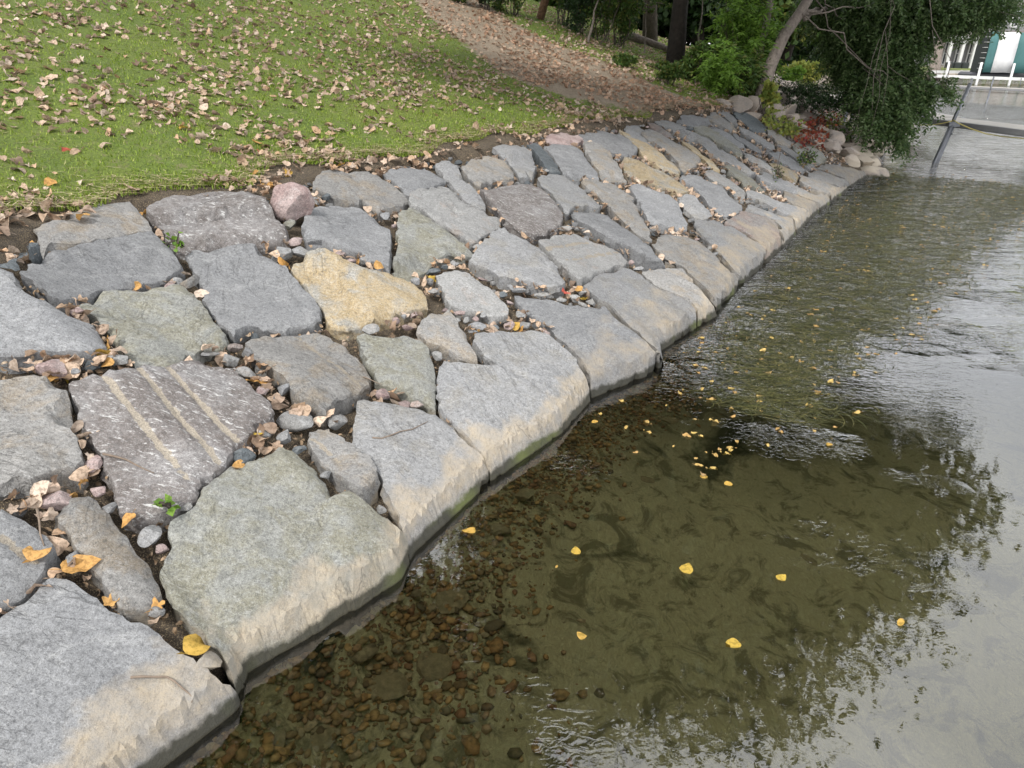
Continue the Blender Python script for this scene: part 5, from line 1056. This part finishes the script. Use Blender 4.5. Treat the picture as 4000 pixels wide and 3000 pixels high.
def dock(px_a, px_b, z, width, label, plank=.14, name='dock', side=1, rail=.14):
    a, b = atz(*px_a, z), atz(*px_b, z); ax = b-a; L_ = np.linalg.norm(ax); ax /= L_; sd_ = np.array([-ax[1], ax[0], 0])*side; e = empty(name, a); tag(e, label, 'dock')
    bm = bmesh.new(); n = int(L_/plank)
    for i in range(n): box(bm, ax*(i+.5)*plank+sd_*width/2, plank*.86, width-.08, .03, ax)
    bmo('decking', bm, DECK, e)
    for s_ in (0, 1):
        bm = bmesh.new(); box(bm, ax*L_/2+sd_*(s_*width)+np.array([0, 0, -rail/2+.01]), L_, .05, rail, ax); box(bm, ax*L_/2+sd_*(s_*width)+np.array([0, 0, -rail/2-.02])+sd_*(-.03 if s_ == 0 else .03), L_, .02, .03, ax); bmo('side_rail', bm, ALU, e)
    return e, a, ax, sd_
d1, a1, ax1, sd1 = dock((3613, 462), (4120, 524), .85, 1.0, 'near dock with pale slatted decking crossing behind the tall steel pole')
dock((3030, 345), (3613, 458), .85, 1.0, 'shoreward dock section seen through the boughs')
dock((3560, 328), (4150, 356), .28, 1.1, 'low far dock running below the boat lift', .2)
def pole(px_foot, px_top, z0, wpx, label, parent=None, twin=None, foot=-.5, mat=None):
    f = atz(*px_foot, z0); t = (f-CC)@CF; tp = atd(*px_top, t); r = wpx*t/FPX/2; dr = (tp-f)/np.linalg.norm(tp-f); e = empty('pole', f); tag(e, label, 'pole')
    tubes('upper_tube', [(np.array([(tp-f)*.42, tp-f]), [r*.8, r*.8])], mat or STEEL, e, 12); tubes('lower_tube', [(np.array([dr*foot, (tp-f)*.5]), [r, r])], mat or STEEL, e, 12)
    if twin is not None:
        k = np.array(twin); tubes('side_tube', [(np.array([dr*foot+k, (tp-f)*.5+k*.8]), [r*.7, r*.7])], mat or STEEL, e, 10)
        bm = bmesh.new(); box(bm, (tp-f)*.49+k*.4, r*5, r*3, .10); bmo('clamp', bm, STEEL, e); tubes('bolt', [(np.array([(tp-f)*.37+k-[0, .06, 0], (tp-f)*.37+k+[0, .05, 0]]), [.02, .02])], STEEL, e, 8)
    v, fcs = ico(2); mesh_obj('cap', v*r*.85+(tp-f), fcs, mat or STEEL, e); return e, f, tp
pl, pf, pt = pole((3650, 636), (3788, 330), 0, 17, 'tall leaning steel pole holding the near dock', twin=(.10, .05, 0))
pole((3296, 484), (3332, 350), .55, 9, 'thin steel post among the old boulders, left one of the pair', foot=-.4)
pole((3310, 508), (3355, 368), .45, 8, 'thin steel post among the old boulders, right one of the pair', foot=-.4)
pole((3853, 405), (3882, 302), 0, 7, 'thin dark post standing at the low far dock')
pole((3684, 380), (3694, 340), 0, 4, 'short far post left of the leaning pole')
ROPE = simple('yellow_rope', (.45, .38, .12), .8)
def rope(pxs, t0, t1, r, label):
    pts = [atd(u, v, t0+(t1-t0)*i/(len(pxs)-1)) for i, (u, v) in enumerate(pxs)]; o = tubes('rope', [(pts, [r]*len(pts))], ROPE, None, 6); return tag(o, label, 'rope')
tp_ = (pf-CC)@CF
rope([(3722, 468), (3745, 482), (3790, 502), (3850, 522), (3920, 534), (4040, 544)], tp_-.2, tp_-.6, .012, 'yellow rope sagging right from the leaning pole')
rope([(3720, 472), (3690, 480), (3650, 487), (3605, 489), (3560, 486)], tp_-.2, tp_+.3, .010, 'yellow rope running left from the leaning pole into the boughs')

# ------------------------------------------------------------------ boat lift and house across the bay
lt = (atz(3811, 333, 0)-CC)@CF
e = empty('boat_lift', atz(3811, 333, 0)); tag(e, 'white boat lift under a green canopy with a broad white stripe', 'boat lift'); org = np.array(e.location)
def wp(u, v, t=lt): return atd(u, v, t)-org
for (u0, v0, u1, v1, dt) in [(3811, 338, 3835, 245, 0), (3938, 342, 3963, 249, 0), (3695, 300, 3710, 240, 3.)]:
    a, b = wp(u0, v0, lt+dt), wp(u1, v1, lt+dt); a[2] -= .4; tubes('post', [(np.array([a, b]), [.10, .10])], WHITE, e, 8)
for (u0, v0, u1, v1, dt) in [(3640, 296, 4100, 313, .1), (3640, 281, 3840, 281, 4.)]:
    a, b = wp(u0, v0, lt+dt), wp(u1, v1, lt+dt); bm = bmesh.new(); box(bm, (a+b)/2, np.linalg.norm(b-a), .12, .22, b-a); bmo('beam', bm, WHITE, e)
for u in (3795, 3880, 3990, 3800): tubes('brace', [(np.array([wp(u, 305), wp(u-6, 338)]), [.03, .03])], STEEL, e, 6)
GRN = simple('green_canvas', (.055, .15, .15), .7, nscale=2, c2=(.045, .125, .125)); WC = simple('white_canvas', (.60, .60, .60), .7, nscale=2, c2=(.52, .52, .53))
A = wp(3836, 283, lt+.3); up = np.array([0, 0, 1.]); rt = CR*np.array([1, 1, 0]); rt /= np.linalg.norm(rt); bk = np.array([-rt[1], rt[0], 0])
sc = lt/FPX; hfac = 140*sc*1.02
prof = [(0, 0), (0, .3), (0, .64), (.04, .70), (.15, 1.0), (2.7, 1.0), (3.2, .64), (3.2, 0)]
def canopy(x0, x1, mat, nm):
    V, F = [], []
    for x in np.linspace(x0, x1, 4):
        for b_, h_ in prof: V.append(A+rt*x+bk*b_*.5+up*h_*hfac+up*.02*sin(x*5))
    m_ = len(prof)
    for i in range(3):
        for j in range(m_-1): F.append([i*m_+j, (i+1)*m_+j, (i+1)*m_+j+1, i*m_+j+1])
    o = mesh_obj(nm, V, F, mat, e); so_ = o.modifiers.new('thick', 'SOLIDIFY'); so_.thickness = .02
x1 = 33*sc; x2 = x1+78*sc
canopy(0, x1, GRN, 'canopy_panel'); canopy(x1, x2, WC, 'canopy_stripe'); canopy(x2, x2+150*sc, GRN, 'canopy_panel')
V = [A+bk*b_*.5+up*h_*hfac-rt*.03 for b_, h_ in prof]; V += [v-rt*.03 for v in V]; m_ = len(prof)
mesh_obj('end_net', V, [list(range(m_)), list(range(2*m_-1, m_-1, -1))], DARK, e)
for k in range(7):
    z_ = .1+k*.13; tubes('strap', [(np.array([A-rt*.07+up*z_*hfac, A-rt*.07+bk*.7+up*z_*hfac]), [.02, .02])], WHITE, e, 4)
# boat shadowed beneath the canopy
bm = bmesh.new(); box(bm, A+rt*3+bk*1.6+up*(-.25), 7, 2.0, .5, rt); bmo('hull', bm, simple('hull_dark', (.05, .05, .06), .3), e, .15)
# far land
far = [(13.2, 37), (14.6, 42), (17, 49), (22, 58), (30, 68), (41, 76), (52, 80), (75, 88), (110, 96), (260, 110)]
V, F = [], []; offs = [(-.6, -.8), (.1, .45), (.7, .75), (6, .9), (25, 1.3), (80, 2.5), (420, 4)]
for i, (x, y) in enumerate(far):
    j0, j1 = max(0, i-1), min(len(far)-1, i+1); t_ = np.array(far[j1])-np.array(far[j0]); t_ = t_/np.linalg.norm(t_); nn = np.array([-t_[1], t_[0]])
    if i < 3: nn = nn*.35
    for o_, z_ in offs: V.append((x+nn[0]*o_, y+nn[1]*o_, z_ if o_ < 5 or i > 2 else 1.5))
m_ = len(offs)
for i in range(len(far)-1):
    for j in range(m_-1): F.append([i*m_+j, (i+1)*m_+j, (i+1)*m_+j+1, i*m_+j+1])
FARG = simple('far_grass', (.15, .17, .05), .9, nscale=1.2, c2=(.10, .13, .035))
tag(mesh_obj('far_bank', V, F, FARG), kind='structure')
rr_ = np.random.default_rng(5); SEAW = simple('seawall_stone', (.50, .42, .34), .9, nscale=6, c2=(.36, .31, .26))
e2 = empty('seawall', (40, 75, .3)); tag(e2, 'low tan stone seawall across the bay behind the boat lift', 'seawall')
for i in range(3, 8):
    a, b = np.array([*far[i], .25]), np.array([*far[i+1], .25]); n_ = int(np.linalg.norm(b-a)/1.3); vs, fs, bb = [], [], 0
    for k in range(n_):
        v, f = rock_geo(rr_, 1); vs.append(v*[.75, .5, .5]+a+(b-a)*(k+.5)/n_-np.array([40, 75, .3])+rr_.normal(size=3)*[.1, .1, .05]); fs.append(f+bb); bb += len(v)
    mesh_obj('stone_course', np.concatenate(vs), np.concatenate(fs), SEAW, e2, smooth=False)
# house
hb = atz(3640, 262, .9); ht = (hb-CC)@CF; hs = ht/FPX
eh = empty('lake_house', hb); tag(eh, 'grey shingled house with white trim and a porch across the bay', 'house')
SH = simple('grey_shingle', (.22, .22, .22), .9, nscale=6, c2=(.17, .17, .175)); RF = simple('roof_shingle', (.16, .14, .13), .9, nscale=8, c2=(.11, .10, .095)); GL = simple('window_glass', (.03, .035, .04), .08, spec=.8)
def hb_(x, y, z): return rt*x+bk*y+up*z
def hbox(nm, x0, x1, y0, y1, z0, z1, mat, bev=0, parent=None):
    bm = bmesh.new(); box(bm, hb_((x0+x1)/2, (y0+y1)/2, (z0+z1)/2), x1-x0, y1-y0, z1-z0, rt); return bmo(nm, bm, mat, parent or eh, bev)
Wd_ = 400*hs
hbox('wall', -60*hs, Wd_, 1.8, 11, -.3, 6.0, SH); hbox('wall', -20*hs, Wd_, .4, 1.8, -.3, .15, simple('porch_floor', (.3, .27, .24), .8))
def hroof(x0, x1, y0, y1, z0, z1, nm='roof'):
    c = [(x0, y0, z0), (x1, y0, z0), (x1, y1, z0), (x0, y1, z0), (x0+2, (y0+y1)/2, z1), (x1-2, (y0+y1)/2, z1)]; V = [hb_(*q) for q in c]; V += [v-up*.18 for v in V[:4]]
    mesh_obj(nm, V, [[0, 1, 5, 4], [1, 2, 5], [2, 3, 4, 5], [3, 0, 4], [0, 6, 7, 1], [1, 7, 8, 2], [2, 8, 9, 3], [3, 9, 6, 0], [6, 9, 8, 7]], RF, eh, smooth=False)
hroof(-60*hs-.6, Wd_+.6, 1.2, 11.6, 6.0, 9)
V = [hb_(-62*hs, -.1, 2.95), hb_(Wd_, -.1, 2.95), hb_(Wd_, 1.78, 3.6), hb_(-62*hs, 1.78, 3.6)]; V += [v-up*.12 for v in V]
mesh_obj('porch_roof', V, [[0, 1, 2, 3], [7, 6, 5, 4], [0, 4, 5, 1], [3, 2, 6, 7], [0, 3, 7, 4], [1, 5, 6, 2]], RF, eh, smooth=False); hbox('fascia', -62*hs, Wd_, -.16, -.10, 2.72, 2.98, WHITE)
for k in range(7): x = (10+k*48)*hs; hbox('column', x-.14, x+.14, .1, .4, -.1, 2.8, WHITE)
for k in range(6):
    x = (10+k*48)*hs; pts = [hb_(x+.1+(48*hs-.2)*t_, .22, 2.15+.5*sin(pi*t_)) for t_ in np.linspace(0, 1, 9)]; tubes('arch_brace', [(pts, [.05]*9)], WHITE, eh, 5)
def win(x0, x1, z0, z1, y=1.8, nx=2, nz=2):
    f = hbox('window', x0, x1, y-.10, y-.01, z0, z1, WHITE); w_ = (x1-x0-.16)/nx; h_ = (z1-z0-.16)/nz
    for i in range(nx):
        for j in range(nz): hbox('pane', x0+.08+i*w_+.04, x0+.08+(i+1)*w_-.04, y-.13, y-.105, z0+.08+j*h_+.04, z0+.08+(j+1)*h_-.04, GL, parent=f)
for k in range(6): win((18+k*48)*hs, (50+k*48)*hs, .2, 2.5, nx=3, nz=2)
for x in (28, 105, 190, 230, 300): win(x*hs, (x+26)*hs, 3.9, 5.5)
for k in range(3): hbox('patio_chair', (40+k*30)*hs, (40+k*30)*hs+.7, -.9, -.3, -.2, .5, DARK, .08)
# white house and brick chimney behind the trunks on the left, trees across the bay
p = hh(2620, 60); eb = empty('white_house', p); tag(eb, 'pale house with a brick chimney glimpsed between the trunks', 'house'); q = p+np.array([0, 14, 0]); o_ = q-p
def sb(nm, c, sx, sy, sz, mat, bev=0, parent=None):
    bm = bmesh.new(); box(bm, np.array(c)+o_, sx, sy, sz); return bmo(nm, bm, mat, parent or eb, bev)
sb('wall', (-1, 0, 1.0), 14, 6, 2.2, WHITE); V = [np.array(c)+o_ for c in [(-8.4, -3.4, 2.1), (6.4, -3.4, 2.1), (6.4, 3.4, 2.1), (-8.4, 3.4, 2.1), (-7, 0, 4.6), (5, 0, 4.6)]]
rf = mesh_obj('roof', V, [[0, 1, 5, 4], [1, 2, 5], [2, 3, 4, 5], [3, 0, 4], [3, 2, 1, 0]], simple('pale_roof', (.34, .33, .32), .9, nscale=8, c2=(.25, .25, .25)), eb, smooth=False)
BR = simple('brick', (.30, .10, .06), .9, nscale=16, c2=(.20, .07, .05)); bm = bmesh.new(); box(bm, np.array((-.2, -3.6, 2.6))+o_, .9, .7, 5.4); bmo('chimney', bm, BR, rf)
for x in (-6, -3.4, 2.6): w_ = sb('window', (x, -3.03, 1.2), 1.1, .08, 1.1, simple('trim', (.7, .7, .7), .5)); sb('pane', (x, -3.09, 1.2), .9, .03, .9, GL, parent=w_)
p = hh(3230, 262); eb = empty('garden_shed', p); tag(eb, 'white garden shed seen right of the blue-green spruce', 'shed'); o_ = np.array([.5, 6, 0])
sb('wall', (0, 0, 1.1), 3.2, 2.6, 2.4, WHITE); V = [np.array(c)+o_ for c in [(-1.9, -1.6, 2.2), (1.9, -1.6, 2.2), (1.9, 1.6, 2.2), (-1.9, 1.6, 2.2), (-1.9, 0, 3.2), (1.9, 0, 3.2)]]
mesh_obj('roof', V, [[0, 1, 5, 4], [1, 2, 5], [2, 3, 4, 5], [3, 0, 4], [3, 2, 1, 0]], RF, eb, smooth=False); sb('door', (.4, -1.34, 1.0), .8, .06, 1.8, simple('door_grey', (.4, .42, .42), .5))
for (x, y, h, mk, lab) in [(62, 100, 16, 'deep', 'tall dark tree behind the lake house'), (74, 104, 15, 'yellow', 'yellow autumn tree beyond the striped canopy'), (50, 104, 17, 'mid', 'green tree behind the left of the lake house'), (38, 92, 15, 'deep', 'dark tree on the far shore left of the lake house'), (90, 112, 17, 'deep', 'far dark tree at the right edge'),
                        (28, 78, 12, 'mid', 'green tree on the far shore behind the boughs'), (24, 64, 9, 'bright', 'bright green tree on the curve of the bay'), (66, 92, 9, 'yellow', 'smaller golden tree right of the lake house'), (20, 52, 8, 'mid', 'green tree above the inner bay'), (56, 112, 18, 'deep', 'tallest dark tree behind the lake house roof')]:
    tree((x, y, .8), (x, y, h*.8), .3, [(x, y, h*.55, h*.3, h*.3, h*.3), (x+h*.15, y-1, h*.35, h*.25, h*.25, h*.22), (x-h*.18, y, h*.4, h*.25, h*.25, h*.25), (x, y, h*.85, h*.2, h*.2, h*.2)], 6000, .45, .32, mk, lab, rv, BARK, 'tree', 'trees across the bay', limbs=False, clump=.22)
# the tree with a thick pale trunk before the lake house
b = atz(3660, 262, .8); t_ = (b-CC)@CF*.8; bq = atd(3655, 262, t_); bq[2] = .7
tree(bq, atd(3735, -40, t_), .55, [blob_px(3740, -20, t_, 120, 60), blob_px(3660, 60, t_, 60, 40)], 6000, .3, .2, 'deep', 'thick pale trunk rising before the lake house', rv, BARKL, 'tree', limbs=True)
# fallen log under the thick trunks
a, b = hh(2445, 160), hh(2610, 210); o = tubes('fallen_log', [(wiggle(a+[0, 0, .12], b+[0, 0, .1], 7, .1, rv), [.10, .11, .10, .09, .09, .08, .07])], BARKL, None, 9); tag(o, 'long pale fallen log lying before the neighbour lawn', 'log')
# twigs on the slabs
def twig(pxs, r, lab):
    pts = [hit(u, v, .012) for u, v in pxs]; pts = [np.array(p) for p in pts]; tp = tubes('twig', [(pts, list(np.linspace(r, r*.4, len(pts))))], simple('twig_bark', (.22, .17, .13), .9, nscale=30), None, 6); tag(tp, lab, 'twig')
twig(px_list('A 845,1072 920,1066 1000,1068 1080,1068 1130,1095 1180,1140 1230,1180 1250,1210 1240,1235'), .005, 'curled brown twig lying on the nearest slab')
twig(px_list('B 665,785 740,800 820,822 880,855 940,885 1000,910'), .006, 'thin pale twig lying on the triple-grooved slab')
twig(px_list('D 860,450 900,465 950,490 980,500'), .004, 'short pale stick beside the grey slab with a faint rust line')
twig(px_list('D 920,845 980,850 1040,830 1100,805 1180,790 1230,765 1280,740'), .005, 'thin brown root lying across the root-lined waterside slab')
twig(px_list('B 240,1140 255,1220 260,1300 285,1380'), .006, 'short stick standing in the leaves by the narrow bar stone')
